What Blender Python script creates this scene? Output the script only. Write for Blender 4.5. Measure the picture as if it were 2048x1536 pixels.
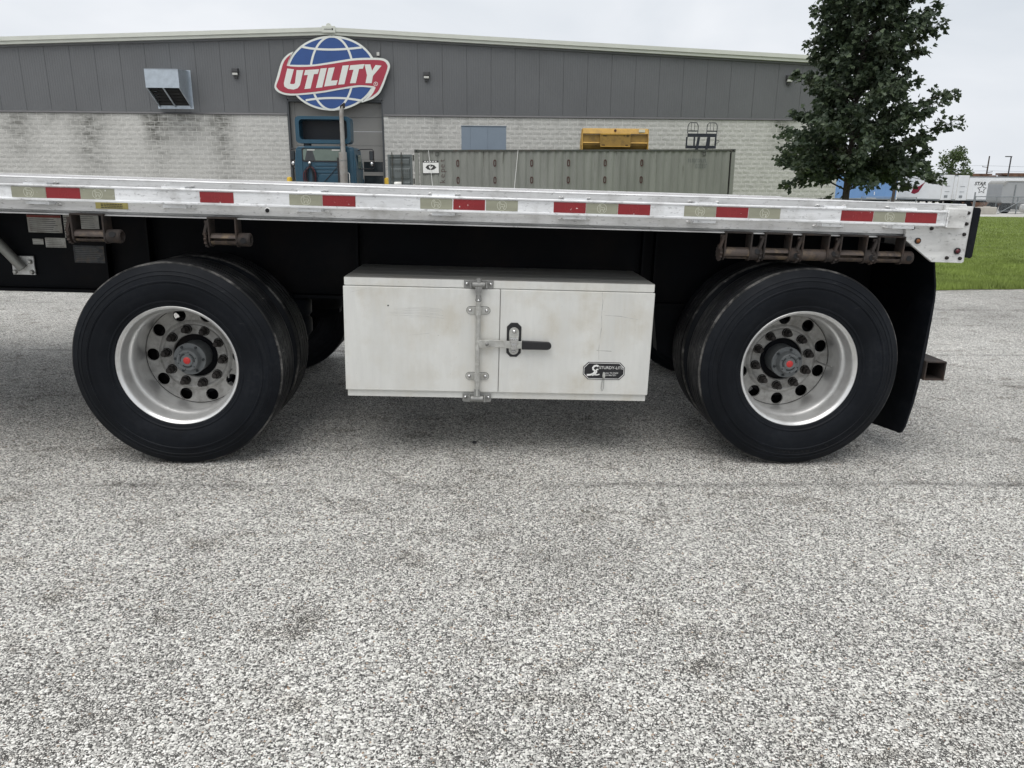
import bpy, bmesh, math, random
from math import sin, cos, pi, radians, sqrt, atan2, exp
from mathutils import Vector, Matrix, noise as mnoise

random.seed(7)
for o in list(bpy.data.objects):
    bpy.data.objects.remove(o)
SC = bpy.context.scene
COL = SC.collection

# ------------------------------------------------------------------ camera
CAM_H = 1.38935
YAW, PITCH, ROLL, FPX = 0.0344168, 0.2622205, 0.0078987, 1495.28
cam = bpy.data.cameras.new('camera')
cam.sensor_fit = 'HORIZONTAL'
cam.sensor_width = 36.0
cam.lens = FPX / 2048 * 36.0
cam.clip_start = 0.05
cam.clip_end = 6000
camo = bpy.data.objects.new('camera', cam)
COL.objects.link(camo)
fw = Vector((sin(YAW) * cos(PITCH), cos(YAW) * cos(PITCH), -sin(PITCH)))
rt = Vector((cos(YAW), -sin(YAW), 0))
up = rt.cross(fw)
r2 = rt * cos(ROLL) + up * sin(ROLL)
u2 = -rt * sin(ROLL) + up * cos(ROLL)
camo.matrix_world = Matrix(((r2.x, u2.x, -fw.x, 0), (r2.y, u2.y, -fw.y, 0), (r2.z, u2.z, -fw.z, CAM_H), (0, 0, 0, 1)))
SC.camera = camo

# ------------------------------------------------------------------ sky, sun, exposure
SUN_EL, SUN_AZ = 65.0, 203.0       # compass-like azimuth, measured from +Y towards +X
SKY_LEVEL = 0.78
world = bpy.data.worlds.new('World')
SC.world = world
world.use_nodes = True
wn, wl = world.node_tree.nodes, world.node_tree.links
bg = wn['Background']
sky = wn.new('ShaderNodeTexSky')
sky.sky_type = 'NISHITA'
sky.sun_disc = False
sky.sun_elevation = radians(SUN_EL)
sky.sun_rotation = radians(SUN_AZ)
sky.air_density, sky.dust_density, sky.ozone_density = 1.0, 4.0, 1.0
hs = wn.new('ShaderNodeHueSaturation')
hs.inputs['Saturation'].default_value = 0.25
wl.new(sky.outputs[0], hs.inputs['Color'])
tcw = wn.new('ShaderNodeTexCoord')
mpw = wn.new('ShaderNodeMapping')
mpw.inputs['Scale'].default_value = (1.0, 1.0, 2.6)
wl.new(tcw.outputs['Generated'], mpw.inputs[0])
cln = wn.new('ShaderNodeTexNoise')
cln.inputs['Scale'].default_value = 2.3
cln.inputs['Detail'].default_value = 5
cln.inputs['Roughness'].default_value = 0.5
cln.inputs['Distortion'].default_value = 0.5
wl.new(mpw.outputs[0], cln.inputs['Vector'])
crw = wn.new('ShaderNodeValToRGB')
crw.color_ramp.elements[0].position, crw.color_ramp.elements[1].position = 0.3, 0.7
crw.color_ramp.elements[0].color = (6.3, 6.75, 7.3, 1)     # the cloud deck, in the sky texture's own units
crw.color_ramp.elements[1].color = (8.4, 8.6, 8.95, 1)
wl.new(cln.outputs[0], crw.inputs[0])
mxw = wn.new('ShaderNodeMix')
mxw.data_type = 'RGBA'
mxw.inputs[0].default_value = 0.93                          # closed overcast
wl.new(hs.outputs[0], mxw.inputs[6])
wl.new(crw.outputs[0], mxw.inputs[7])
wl.new(mxw.outputs[2], bg.inputs['Color'])
bg.inputs['Strength'].default_value = 0.081

sun = bpy.data.lights.new('sun', 'SUN')
sun.energy = 1.5
sun.angle = radians(50)
sun.color = (1.0, 0.97, 0.93)
suno = bpy.data.objects.new('sun', sun)
COL.objects.link(suno)
sd = Vector((sin(radians(SUN_AZ)) * cos(radians(SUN_EL)), cos(radians(SUN_AZ)) * cos(radians(SUN_EL)), sin(radians(SUN_EL))))
suno.rotation_euler = sd.to_track_quat('Z', 'Y').to_euler()

vs = SC.view_settings
vs.view_transform = 'Standard'
vs.look = 'None'
vs.gamma = 1.0
vs.exposure = 0.5
vs.use_curve_mapping = False
SC.cycles.max_bounces = 6
SC.cycles.use_denoising = True
SC.cycles.adaptive_threshold = 0.015

# ================================================================== helpers
def nmat(name):
    m = bpy.data.materials.new(name)
    m.use_nodes = True
    nt = m.node_tree
    return m, nt, nt.nodes['Principled BSDF']

class NG:
    """small node-graph helper"""
    def __init__(s, nt):
        s.nt = nt
    def n(s, t, **kw):
        x = s.nt.nodes.new(t)
        for k, v in kw.items():
            setattr(x, k, v)
        return x
    def l(s, a, b):
        s.nt.links.new(a, b)
    def val(s, sock, v):
        if hasattr(v, 'is_output') or isinstance(v, bpy.types.NodeSocket):
            s.l(v, sock)
        else:
            sock.default_value = v
    def math(s, op, a, b=None, c=None, clamp=False):
        x = s.n('ShaderNodeMath', operation=op, use_clamp=clamp)
        s.val(x.inputs[0], a)
        if b is not None: s.val(x.inputs[1], b)
        if c is not None: s.val(x.inputs[2], c)
        return x.outputs[0]
    def mix(s, f, a, b, blend='MIX'):
        x = s.n('ShaderNodeMix', data_type='RGBA', blend_type=blend)
        s.val(x.inputs[0], f); s.val(x.inputs[6], c4(a)); s.val(x.inputs[7], c4(b))
        return x.outputs[2]
    def noise(s, vec, scale, detail=4, rough=.55, dist=0):
        x = s.n('ShaderNodeTexNoise')
        x.inputs['Scale'].default_value = scale; x.inputs['Detail'].default_value = detail
        x.inputs['Roughness'].default_value = rough; x.inputs['Distortion'].default_value = dist
        if vec is not None: s.l(vec, x.inputs['Vector'])
        return x.outputs[0]
    def mapv(s, vec, scale=(1, 1, 1), loc=(0, 0, 0)):
        x = s.n('ShaderNodeMapping')
        x.inputs['Scale'].default_value = scale; x.inputs['Location'].default_value = loc
        s.l(vec, x.inputs[0]); return x.outputs[0]
    def ramp(s, f, stops):
        x = s.n('ShaderNodeValToRGB')
        e = x.color_ramp.elements
        while len(e) < len(stops): e.new(0.5)
        for i, (p, c) in enumerate(stops):
            e[i].position = p
            e[i].color = c if isinstance(c, tuple) and len(c) == 4 else ((c, c, c, 1) if not isinstance(c, tuple) else (*c, 1))
        s.l(f, x.inputs[0]); return x.outputs[0]
    def coord(s, kind='Object', obj=None):
        x = s.n('ShaderNodeTexCoord')
        if obj: x.object = obj
        return x.outputs[kind]
    def pos(s):
        return s.n('ShaderNodeNewGeometry').outputs['Position']
    def bump(s, h, strength, dist, bsdf):
        x = s.n('ShaderNodeBump')
        x.inputs['Strength'].default_value = strength; x.inputs['Distance'].default_value = dist
        s.l(h, x.inputs['Height']); s.l(x.outputs[0], bsdf.inputs['Normal'])

def c4(c):
    return (*c, 1) if isinstance(c, tuple) and len(c) == 3 else c

def simple(name, col, rough=.6, metal=0.0, var=.15, vscale=6.0, bump=0.0, bscale=60.0, dirt=None, dscale=3.0, damt=.5, spec=.5, stretch=(1, 1, 1)):
    """base colour broken up by noise, optional dirt/rust patches, optional fine relief"""
    m, nt, b = nmat(name)
    g = NG(nt)
    v = g.pos()
    if stretch != (1, 1, 1): v = g.mapv(v, stretch)
    n1 = g.noise(v, vscale, 5)
    lo = tuple(x * (1 - var) for x in col); hi = tuple(min(1, x * (1 + var)) for x in col)
    c = g.mix(g.ramp(n1, [(.3, 0.), (.7, 1.)]), lo, hi)
    if dirt:
        d = g.noise(g.mapv(v, (1, 1, 1), (3.1, 7.7, 1.3)), dscale, 7, .65)
        f = g.math('MULTIPLY', g.ramp(d, [(.48, 0.), (.68, 1.)]), damt)
        c = g.mix(f, c, dirt)
    g.l(c, b.inputs['Base Color'])
    b.inputs['Roughness'].default_value = rough
    b.inputs['Metallic'].default_value = metal
    b.inputs['Specular IOR Level'].default_value = spec
    if bump: g.bump(g.noise(v, bscale, 5), bump, .004, b)
    return m

class MB:
    """collects geometry, builds ONE mesh object"""
    def __init__(s):
        s.v, s.f = [], []
    def add(s, vs_, fs, M=None):
        o = len(s.v)
        s.v += [tuple(M @ Vector(p)) for p in vs_] if M is not None else [tuple(p) for p in vs_]
        s.f += [tuple(i + o for i in f) for f in fs]
        return s
    def box(s, x0, x1, y0, y1, z0, z1, M=None):
        v = [(x0, y0, z0), (x1, y0, z0), (x1, y1, z0), (x0, y1, z0), (x0, y0, z1), (x1, y0, z1), (x1, y1, z1), (x0, y1, z1)]
        return s.add(v, [(0, 3, 2, 1), (4, 5, 6, 7), (0, 1, 5, 4), (1, 2, 6, 5), (2, 3, 7, 6), (3, 0, 4, 7)], M)
    def cyl(s, p0, p1, r0, r1=None, n=12, caps=True, M=None):
        r1 = r0 if r1 is None else r1
        p0, p1 = Vector(p0), Vector(p1)
        a = (p1 - p0).normalized()
        u = a.cross(Vector((0, 0, 1)) if abs(a.z) < .9 else Vector((1, 0, 0))).normalized()
        w = a.cross(u)
        v = []
        for p, r in ((p0, r0), (p1, r1)):
            for i in range(n):
                t = 2 * pi * i / n
                v.append(p + u * (cos(t) * r) + w * (sin(t) * r))
        f = [(i, (i + 1) % n, n + (i + 1) % n, n + i) for i in range(n)]
        if caps: f += [tuple(range(n - 1, -1, -1)), tuple(range(n, 2 * n))]
        return s.add(v, f, M)
    def tube(s, pts, r, n=8, M=None):
        pts = [Vector(p) for p in pts]
        v, f = [], []
        ref = None
        for i, p in enumerate(pts):
            a = (pts[min(i + 1, len(pts) - 1)] - pts[max(i - 1, 0)]).normalized()
            if ref is None:
                ref = a.cross(Vector((0, 0, 1)) if abs(a.z) < .9 else Vector((1, 0, 0))).normalized()
            u = (ref - a * ref.dot(a)).normalized(); ref = u
            w = a.cross(u)
            rr = r[i] if isinstance(r, (list, tuple)) else r
            for k in range(n):
                t = 2 * pi * k / n
                v.append(p + u * (cos(t) * rr) + w * (sin(t) * rr))
        for i in range(len(pts) - 1):
            for k in range(n):
                f.append((i * n + k, i * n + (k + 1) % n, (i + 1) * n + (k + 1) % n, (i + 1) * n + k))
        f += [tuple(range(n - 1, -1, -1)), tuple(range((len(pts) - 1) * n, len(pts) * n))]
        return s.add(v, f, M)
    def lathe(s, prof, n=64, M=None, closed=False):
        """prof: (y, r) revolved round the Y axis"""
        v, f = [], []
        m = len(prof)
        for i in range(n):
            t = 2 * pi * i / n
            for (y, r) in prof: v.append((r * cos(t), y, r * sin(t)))
        rng = range(m) if closed else range(m - 1)
        for i in range(n):
            j = (i + 1) % n
            for k in rng:
                k2 = (k + 1) % m
                f.append((i * m + k, i * m + k2, j * m + k2, j * m + k))
        return s.add(v, f, M)
    def prism(s, poly, y0, y1, M=None):
        """polygon in the XZ plane between y0 and y1"""
        n = len(poly)
        v = [(x, y0, z) for x, z in poly] + [(x, y1, z) for x, z in poly]
        f = [(i, (i + 1) % n, n + (i + 1) % n, n + i) for i in range(n)]
        f += [tuple(range(n - 1, -1, -1)), tuple(range(n, 2 * n))]
        return s.add(v, f, M)
    def extr(s, prof, x0, x1, M=None, closed=True):
        """profile (y,z) along X"""
        n = len(prof)
        v = [(x0, y, z) for y, z in prof] + [(x1, y, z) for y, z in prof]
        f = [(i, (i + 1) % n, n + (i + 1) % n, n + i) for i in range(n if closed else n - 1)]
        if closed: f += [tuple(range(n - 1, -1, -1)), tuple(range(n, 2 * n))]
        return s.add(v, f, M)
    def mesh(s, name, mat, smooth=None):
        me = bpy.data.meshes.new(name)
        me.from_pydata(s.v, [], s.f)
        bm = bmesh.new(); bm.from_mesh(me)
        bmesh.ops.recalc_face_normals(bm, faces=bm.faces)
        bm.to_mesh(me); bm.free()
        if smooth:
            me.polygons.foreach_set('use_smooth', [True] * len(me.polygons))
            me.set_sharp_from_angle(angle=radians(smooth))
        if mat: me.materials.append(mat)
        return me
    def build(s, name, mat, parent=None, smooth=None, bevel=0, loc=None, rot=None):
        return place(name, s.mesh(name, mat, smooth), parent, bevel, loc, rot)

def place(name, me, parent=None, bevel=0, loc=None, rot=None):
    o = bpy.data.objects.new(name, me)
    COL.objects.link(o)
    if parent: o.parent = parent
    if loc: o.location = loc
    if rot: o.rotation_euler = rot
    if bevel:
        b = o.modifiers.new('bevel', 'BEVEL')
        b.width = bevel; b.segments = 2; b.limit_method = 'ANGLE'; b.angle_limit = radians(40)
        b.harden_normals = False
    return o

def thing(name, label, cat, loc=(0, 0, 0), rz=0, group=None):
    o = bpy.data.objects.new(name, None)
    COL.objects.link(o)
    o.location = loc; o.rotation_euler = (0, 0, rz)
    o.empty_display_size = .2
    return tag(o, label, cat, group)

def tag(o, label, cat, group=None):
    o['label'] = label; o['category'] = cat
    if group: o['group'] = group
    return o

def struct(o):
    o['kind'] = 'structure'; return o

def curve_plate(loops, depth=0.0, text=None, size=1.0, offset=0.0, align='CENTER', res=6, shear=0.0, spacing=1.0):
    """filled 2-D outlines (or text) with holes -> verts (x, y, z), faces; lies in XY, extruded along Z by +-depth"""
    if text is not None:
        cu = bpy.data.curves.new('tmp', 'FONT')
        cu.body = text; cu.size = size; cu.align_x = align; cu.align_y = 'CENTER'; cu.shear = shear; cu.space_character = spacing
    else:
        cu = bpy.data.curves.new('tmp', 'CURVE')
        cu.dimensions = '2D'; cu.fill_mode = 'BOTH'
        for lp in loops:
            sp = cu.splines.new('POLY')
            sp.points.add(len(lp) - 1)
            for p, q in zip(sp.points, lp): p.co = (q[0], q[1], 0, 1)
            sp.use_cyclic_u = True
    cu.extrude = depth; cu.offset = offset; cu.resolution_u = res
    ob = bpy.data.objects.new('tmp', cu)
    COL.objects.link(ob)
    dg = bpy.context.evaluated_depsgraph_get()
    me = bpy.data.meshes.new_from_object(ob.evaluated_get(dg))
    v = [tuple(x.co) for x in me.vertices]; f = [tuple(p.vertices) for p in me.polygons]
    bpy.data.objects.remove(ob); bpy.data.curves.remove(cu); bpy.data.meshes.remove(me)
    return v, f

def circ(cx, cy, r, n=32, ry=None):
    return [(cx + r * cos(2 * pi * i / n), cy + (ry or r) * sin(2 * pi * i / n)) for i in range(n)]

def facing(x, y, z):
    """matrix that stands an XY drawing up, facing -Y, at (x, y, z)"""
    return Matrix.Translation((x, y, z)) @ Matrix.Rotation(pi / 2, 4, 'X')

def arcpts(cx, cy, r, a0, a1, n):
    return [(cx + r * cos(radians(a0 + (a1 - a0) * i / n)), cy + r * sin(radians(a0 + (a1 - a0) * i / n))) for i in range(n + 1)]

def stroke(pts, w, closed=False):
    """flat ribbon along a 2-D polyline -> verts, faces in XY"""
    P = [Vector((p[0], p[1])) for p in pts]
    n = len(P); v = []; f = []
    for i in range(n):
        a = P[(i - 1) % n] if (closed or i > 0) else P[i]
        b = P[(i + 1) % n] if (closed or i < n - 1) else P[i]
        d = (b - a).normalized(); q = Vector((-d.y, d.x)) * w / 2
        v += [(P[i].x + q.x, P[i].y + q.y, 0), (P[i].x - q.x, P[i].y - q.y, 0)]
    for i in range(n if closed else n - 1):
        j = (i + 1) % n
        f.append((2 * i, 2 * j, 2 * j + 1, 2 * i + 1))
    return v, f

def sstep(a, b, x):
    t = max(0, min(1, (x - a) / (b - a))); return t * t * (3 - 2 * t)

# ================================================================== materials
def m_aggregate():
    m, nt, b = nmat('exposed_aggregate')
    g = NG(nt)
    p = g.pos()
    flat = g.mapv(p, (1, 1, 0))
    big = g.noise(flat, .55, 6, .6)
    mid = g.noise(g.mapv(p, (1, 1, 0), (9, 4, 0)), 3.2, 5, .6)
    wn_ = g.n('ShaderNodeTexNoise'); wn_.inputs['Scale'].default_value = 95; wn_.inputs['Detail'].default_value = 2; g.l(flat, wn_.inputs['Vector'])
    va = g.n('ShaderNodeVectorMath', operation='MULTIPLY_ADD')      # ragged stone outlines
    g.l(wn_.outputs['Color'], va.inputs[0]); va.inputs[1].default_value = (.008, .008, 0); g.l(flat, va.inputs[2])
    warped = va.outputs[0]
    wear = g.math('ADD', g.math('MULTIPLY', mid, .5), g.math('MULTIPLY', big, .5))
    patch = g.ramp(g.noise(g.mapv(p, (1, 1.3, 0), (6, 1, 0)), 3.8, 7, .72), [(.54, 0.), (.70, 1.)])   # stone lost, dirty binder showing
    clump = g.math('SUBTRACT', g.noise(g.mapv(p, (1, 1, 0), (2, 8, 0)), 34, 3, .6), .5)
    def layer(scale, off, keep, r0, r1):
        x = g.n('ShaderNodeTexVoronoi', voronoi_dimensions='2D', feature='F1')
        x.inputs['Scale'].default_value = scale
        g.l(g.mapv(warped, (1, 1, 1), off), x.inputs['Vector'])
        sp = g.n('ShaderNodeSeparateColor'); g.l(x.outputs['Color'], sp.inputs[0])
        rad = g.math('ADD', r0, g.math('MULTIPLY', sp.outputs[2], r1 - r0))
        rad = g.math('SUBTRACT', rad, g.math('ADD', g.math('MULTIPLY', g.math('SUBTRACT', wear, .5), .5), g.math('ADD', g.math('MULTIPLY', clump, .48), g.math('MULTIPLY', patch, .17))))
        mk = g.math('MULTIPLY', g.math('SUBTRACT', rad, x.outputs['Distance']), 10.0, clamp=True)
        mk = g.math('MULTIPLY', mk, g.math('GREATER_THAN', sp.outputs[1], keep))
        return mk, sp
    k1, s1 = layer(135, (0, 0, 0), .24, .38, .70)
    k2, s2 = layer(260, (3.3, 5.1, 0), .20, .34, .64)
    pal = [(0., (.05, .05, .048)), (.12, (.26, .257, .248)), (.3, (.54, .535, .515)), (.65, (.77, .765, .74)), (1., (.95, .945, .92))]
    binder = g.mix(g.ramp(g.noise(flat, 240, 3), [(.3, 0.), (.7, 1.)]), (.028, .028, .028), (.125, .122, .117))
    st1 = g.ramp(s1.outputs[0], pal); st2 = g.ramp(s2.outputs[0], pal)
    tan = g.math('GREATER_THAN', s1.outputs[1], .985); st1 = g.mix(g.math('MULTIPLY', tan, .8), st1, (.34, .22, .13))
    rose = g.math('LESS_THAN', s2.outputs[0], .018); st2 = g.mix(rose, st2, (.22, .12, .10))
    col = g.mix(k2, binder, st2)
    col = g.mix(k1, col, st1)
    st = g.ramp(g.math('ADD', g.math('MULTIPLY', big, .65), g.math('MULTIPLY', g.noise(g.mapv(p, (.5, 2.2, 0), (4, 2, 0)), 1.0, 6, .65), .35)), [(.36, (1.06, 1.045, 1.015)), (.52, (.98, .965, .935)), (.66, (.80, .785, .755))])
    col = g.mix(1.0, col, st, 'MULTIPLY')
    col = g.mix(g.math('MULTIPLY', patch, .4), col, g.mix(1.0, col, (.62, .56, .48), 'MULTIPLY'))
    # long construction joints, dark and ragged
    xyz = g.n('ShaderNodeSeparateXYZ'); g.l(p, xyz.inputs[0])
    wob = g.math('MULTIPLY', g.math('SUBTRACT', g.noise(p, 2.0, 5), .5), .10)
    for y0, w, amt in ((3.32, .045, .5), (6.21, .05, .55), (8.7, .05, .4)):
        d = g.math('ABSOLUTE', g.math('SUBTRACT', g.math('ADD', xyz.outputs[1], wob), y0))
        k = g.math('SUBTRACT', 1.0, g.math('DIVIDE', d, w), clamp=True)
        k = g.math('MULTIPLY', k, g.math('MULTIPLY', g.ramp(g.noise(p, 1.3, 4), [(.4, .1), (.6, 1.)]), amt))
        col = g.mix(k, col, (.045, .043, .04))
    # scattered dark tar spots and scuffs
    sc = g.ramp(g.noise(g.mapv(p, (3.2, 9, 0)), 1.0, 5, .7), [(.66, 0.), (.74, 1.)])
    col = g.mix(g.math('MULTIPLY', sc, .35), col, (.07, .068, .064))
    g.l(col, b.inputs['Base Color'])
    b.inputs['Roughness'].default_value = .85
    b.inputs['Specular IOR Level'].default_value = .25
    h = g.math('ADD', g.math('MULTIPLY', k1, 1.0), g.math('MULTIPLY', k2, .5))
    g.bump(h, .75, .006, b)
    return m

def m_box_alu(name, col=(.70, .70, .67), stain=(.44, .385, .28)):
    m, nt, b = nmat(name)
    g = NG(nt); p = g.pos()
    streak = g.noise(g.mapv(p, (9, 9, 1.6)), 1.0, 7, .68)
    fine = g.noise(g.mapv(p, (60, 60, 6)), 1.0, 4)
    blot = g.noise(p, 5.0, 6, .6)
    c = g.mix(g.ramp(streak, [(.35, 0.), (.7, 1.)]), tuple(x * .93 for x in col), tuple(x * 1.05 for x in col))
    c = g.mix(g.math('MULTIPLY', g.ramp(fine, [(.45, 0.), (.8, 1.)]), .22), c, tuple(x * .78 for x in col))
    f = g.math('MULTIPLY', g.ramp(blot, [(.42, 0.), (.68, 1.)]), g.ramp(streak, [(.36, .06), (.64, .55)]))
    c = g.mix(f, c, stain)
    spk = g.ramp(g.noise(p, 90, 3, .7), [(.70, 0.), (.76, 1.)])
    c = g.mix(g.math('MULTIPLY', spk, .35), c, (.12, .115, .10))
    g.l(c, b.inputs['Base Color'])
    b.inputs['Metallic'].default_value = .25
    g.l(g.ramp(streak, [(.3, .42), (.7, .62)]), b.inputs['Roughness'])
    g.bump(g.noise(p, 9, 3), .15, .004, b)
    return m

def m_rail(name, col=(.64, .64, .635), metal=.35):
    m, nt, b = nmat(name)
    g = NG(nt); p = g.pos()
    lon = g.noise(g.mapv(p, (2.2, 8, 22)), 1.0, 6, .65)
    blot = g.noise(p, 7, 7, .65)
    scuff = g.ramp(g.noise(g.mapv(p, (30, 30, 75)), 1.0, 5, .7), [(.57, 0.), (.68, 1.)])
    c = g.mix(g.ramp(lon, [(.3, 0.), (.7, 1.)]), tuple(x * .78 for x in col), tuple(x * 1.18 for x in col))
    c = g.mix(g.math('MULTIPLY', g.ramp(blot, [(.5, 0.), (.75, 1.)]), .55), c, (.27, .26, .24))
    c = g.mix(g.math('MULTIPLY', scuff, .55), c, (.10, .095, .09))
    nick = g.ramp(g.noise(g.mapv(p, (38, 38, 60), (5, 3, 2)), 1.0, 3, .6), [(.735, 0.), (.75, 1.)])
    c = g.mix(g.math('MULTIPLY', nick, .5), c, (.03, .028, .026))
    g.l(c, b.inputs['Base Color'])
    b.inputs['Metallic'].default_value = metal
    g.l(g.ramp(blot, [(.3, .32), (.7, .58)]), b.inputs['Roughness'])
    g.bump(g.noise(p, 22, 4), .2, .003, b)
    return m

def m_rubber(name, col=(.0030, .0040, .0060), dust=(.040, .041, .042), damt=.28):
    m, nt, b = nmat(name)
    g = NG(nt); p = g.coord('Object')
    n1 = g.noise(p, 4, 6, .6); n2 = g.noise(p, 45, 4, .6)
    c = g.mix(g.ramp(n1, [(.35, 0.), (.7, 1.)]), col, tuple(x * 1.9 for x in col))
    f = g.math('MULTIPLY', g.math('MULTIPLY', g.ramp(n1, [(.45, 0.), (.75, 1.)]), g.ramp(n2, [(.4, 0.), (.75, 1.)])), damt)
    c = g.mix(f, c, dust)
    fl = g.n('ShaderNodeVectorMath', operation='LENGTH'); g.l(g.mapv(p, (1, 0, 1)), fl.inputs[0])
    cb = g.n('ShaderNodeCombineXYZ'); g.l(g.math('MULTIPLY', fl.outputs['Value'], 55.0), cb.inputs[0]); g.l(g.math('MULTIPLY', n1, 3.0), cb.inputs[1])
    ring = g.ramp(g.noise(cb.outputs[0], 1.0, 4, .6), [(.48, 0.), (.75, 1.)])
    c = g.mix(g.math('MULTIPLY', ring, damt * .45), c, dust)
    scf = g.ramp(g.noise(g.mapv(p, (9, 3, 30)), 1.0, 5, .7), [(.66, 0.), (.72, 1.)])
    c = g.mix(g.math('MULTIPLY', scf, damt * .8), c, tuple(x * 1.6 for x in dust))
    g.l(c, b.inputs['Base Color'])
    b.inputs['Roughness'].default_value = .58
    b.inputs['Specular IOR Level'].default_value = .15
    g.bump(n2, .25, .0015, b)
    return m

def m_tape(name, col, chip):
    m, nt, b = nmat(name)
    g = NG(nt); p = g.pos()
    c = g.mix(g.ramp(g.noise(g.mapv(p, (6, 6, 30)), 1., 4), [(.3, 0.), (.7, 1.)]), tuple(x * .85 for x in col), tuple(x * 1.12 for x in col))
    f = g.ramp(g.noise(p, 55, 4, .6), [(.685, 0.), (.70, 1.)])
    c = g.mix(f, c, chip)
    g.l(c, b.inputs['Base Color'])
    b.inputs['Roughness'].default_value = .38
    return m

def m_siding():
    return simple('grey_siding', (.118, .122, .127), .5, .0, .06, .6, 0, 60, None, spec=.4)

M = {}
M['agg'] = m_aggregate()
M['box'] = m_box_alu('weathered_box_aluminium')
M['boxtop'] = m_box_alu('box_lid_aluminium', (.30, .30, .285), (.20, .185, .15))
M['rail'] = m_rail('scuffed_rail_aluminium')
M['rub'] = m_rail('rub_rail_aluminium', (.78, .79, .80), .2)
M['cap'] = m_rail('deck_edge_aluminium', (.74, .74, .74), .4)
M['plate'] = m_rail('rear_plate_aluminium', (.68, .68, .665), .2)
M['wood'] = simple('deck_hardwood', (.13, .095, .085), .8, 0, .3, 3, .3, 80, stretch=(.15, 6, 6))
M['frame'] = simple('black_frame_paint', (.0022, .0030, .0048), .6, 0, .3, 5, .15, 60, (.014, .010, .008), 2.2, .5, spec=.14)
M['rust'] = simple('rusty_winch_steel', (.033, .0265, .0235), .8, .1, .35, 14, .4, 120, (.075, .047, .033), 16, .6)
M['rustb'] = simple('rubbed_drum_steel', (.085, .068, .06), .6, .45, .3, 22, .4, 110, (.26, .19, .11), 26, .5)
M['rubber'] = m_rubber('tyre_rubber')
M['tread'] = m_rubber('tread_rubber', (.0075, .008, .0095), (.11, .108, .102), .8)
M['worn'] = m_rubber('worn_tyre_shoulder', (.012, .0122, .0125), (.26, .25, .235), 1.3)
M['flap'] = m_rubber('mud_flap_rubber', (.0032, .0042, .0062), (.05, .05, .05), .25)
M['barrel'] = simple('bright_wheel_aluminium', (.69, .69, .68), .33, .62, .07, 9, .05, 60, (.42, .41, .39), 9, .45)
M['disc'] = simple('dirty_wheel_disc', (.34, .335, .32), .5, .4, .22, 22, .2, 90, (.12, .112, .10), 18, .6)
M['hub'] = simple('grey_hub_casting', (.125, .134, .138), .5, .2, .12, 12, .1, 70)
M['lug'] = simple('rusty_lug_steel', (.020, .017, .0155), .75, .15, .3, 60, .3, 120)
M['hubd'] = simple('dark_hub_bolts', (.022, .026, .028), .6, .2, .2, 30)
M['red_plug'] = simple('red_plug', (.46, .028, .026), .4, 0, .06, 40)
M['dark'] = simple('dark_recess', (.006, .006, .007), .8, 0, .1, 5)
M['tape_s'] = m_tape('silver_reflective_tape', (.285, .285, .215), (.6, .6, .56))
M['tape_r'] = m_tape('red_reflective_tape', (.23, .012, .016), (.7, .66, .62))
M['emb_s'] = simple('tape_emblem_pale', (.62, .62, .52), .4, 0, .05, 30)
M['emb_r'] = simple('tape_emblem_red', (.30, .03, .032), .4, 0, .05, 30)
M['zinc'] = simple('zinc_hardware', (.50, .50, .475), .42, .55, .15, 30, .1, 120, (.24, .22, .18), 30, .45)
M['zincd'] = simple('dull_cast_hardware', (.25, .25, .24), .55, .4, .2, 30, .2, 120)
M['scrape'] = simple('faint_scrape', (.50, .495, .47), .6, .1, .3, 40)
M['chrome'] = simple('bright_steel', (.62, .62, .62), .2, .95, .05, 30)
M['blackp'] = simple('black_plastic', (.012, .012, .014), .45, 0, .15, 20)
M['white'] = simple('white_print', (.75, .75, .73), .5, 0, .03, 20)
M['gold'] = simple('yellow_label', (.42, .36, .12), .5, 0, .15, 20, 0, 60, (.2, .17, .08), 20, .4)
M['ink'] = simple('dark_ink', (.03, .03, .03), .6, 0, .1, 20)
M['decal'] = simple('weathered_decal', (.52, .52, .49), .6, 0, .15, 18, 0, 60, (.12, .08, .05), 14, .5)
M['decal_red'] = simple('decal_red_band', (.24, .05, .04), .6, 0, .1, 18)
M['decal_line'] = simple('decal_print', (.13, .13, .125), .6, 0, .1, 18)
M['decal_dark'] = simple('worn_dark_decal', (.05, .055, .06), .6, 0, .4, 40, 0, 60, (.16, .10, .05), 18, .7)
M['strut'] = simple('brace_aluminium', (.30, .30, .28), .5, .4, .15, 9, .1, 90)
M['amber'] = simple('amber_lens', (.22, .07, .015), .3, 0, .1, 30)
M['redlens'] = simple('red_lens', (.09, .008, .012), .25, 0, .1, 30)

# ================================================================== setting: ground
GS = -0.0057
def gz(x, y):
    return GS * max(-40, min(60, x)) - .012 * max(0, min(110, y - 12)) * sstep(14, 30, x)

def sheet(name, xs, ys, mat, lift, mask=None):
    v = [(x, y, gz(x, y) + lift) for y in ys for x in xs]
    n = len(xs); f = []
    for j in range(len(ys) - 1):
        for i in range(n - 1):
            f.append((j * n + i, j * n + i + 1, (j + 1) * n + i + 1, (j + 1) * n + i))
    b = MB(); b.add(v, f)
    return struct(b.build(name, mat, smooth=60))

sheet('ground', [-3000, -800, -200, -80, -40, -20, -10] + list(range(-4, 62, 2)) + [80, 140, 300, 900, 3000],
      [-800, -100, -20, -6] + list(range(0, 130, 3)) + [160, 260, 600, 1500, 4000], M['agg'], 0.0)

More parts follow.
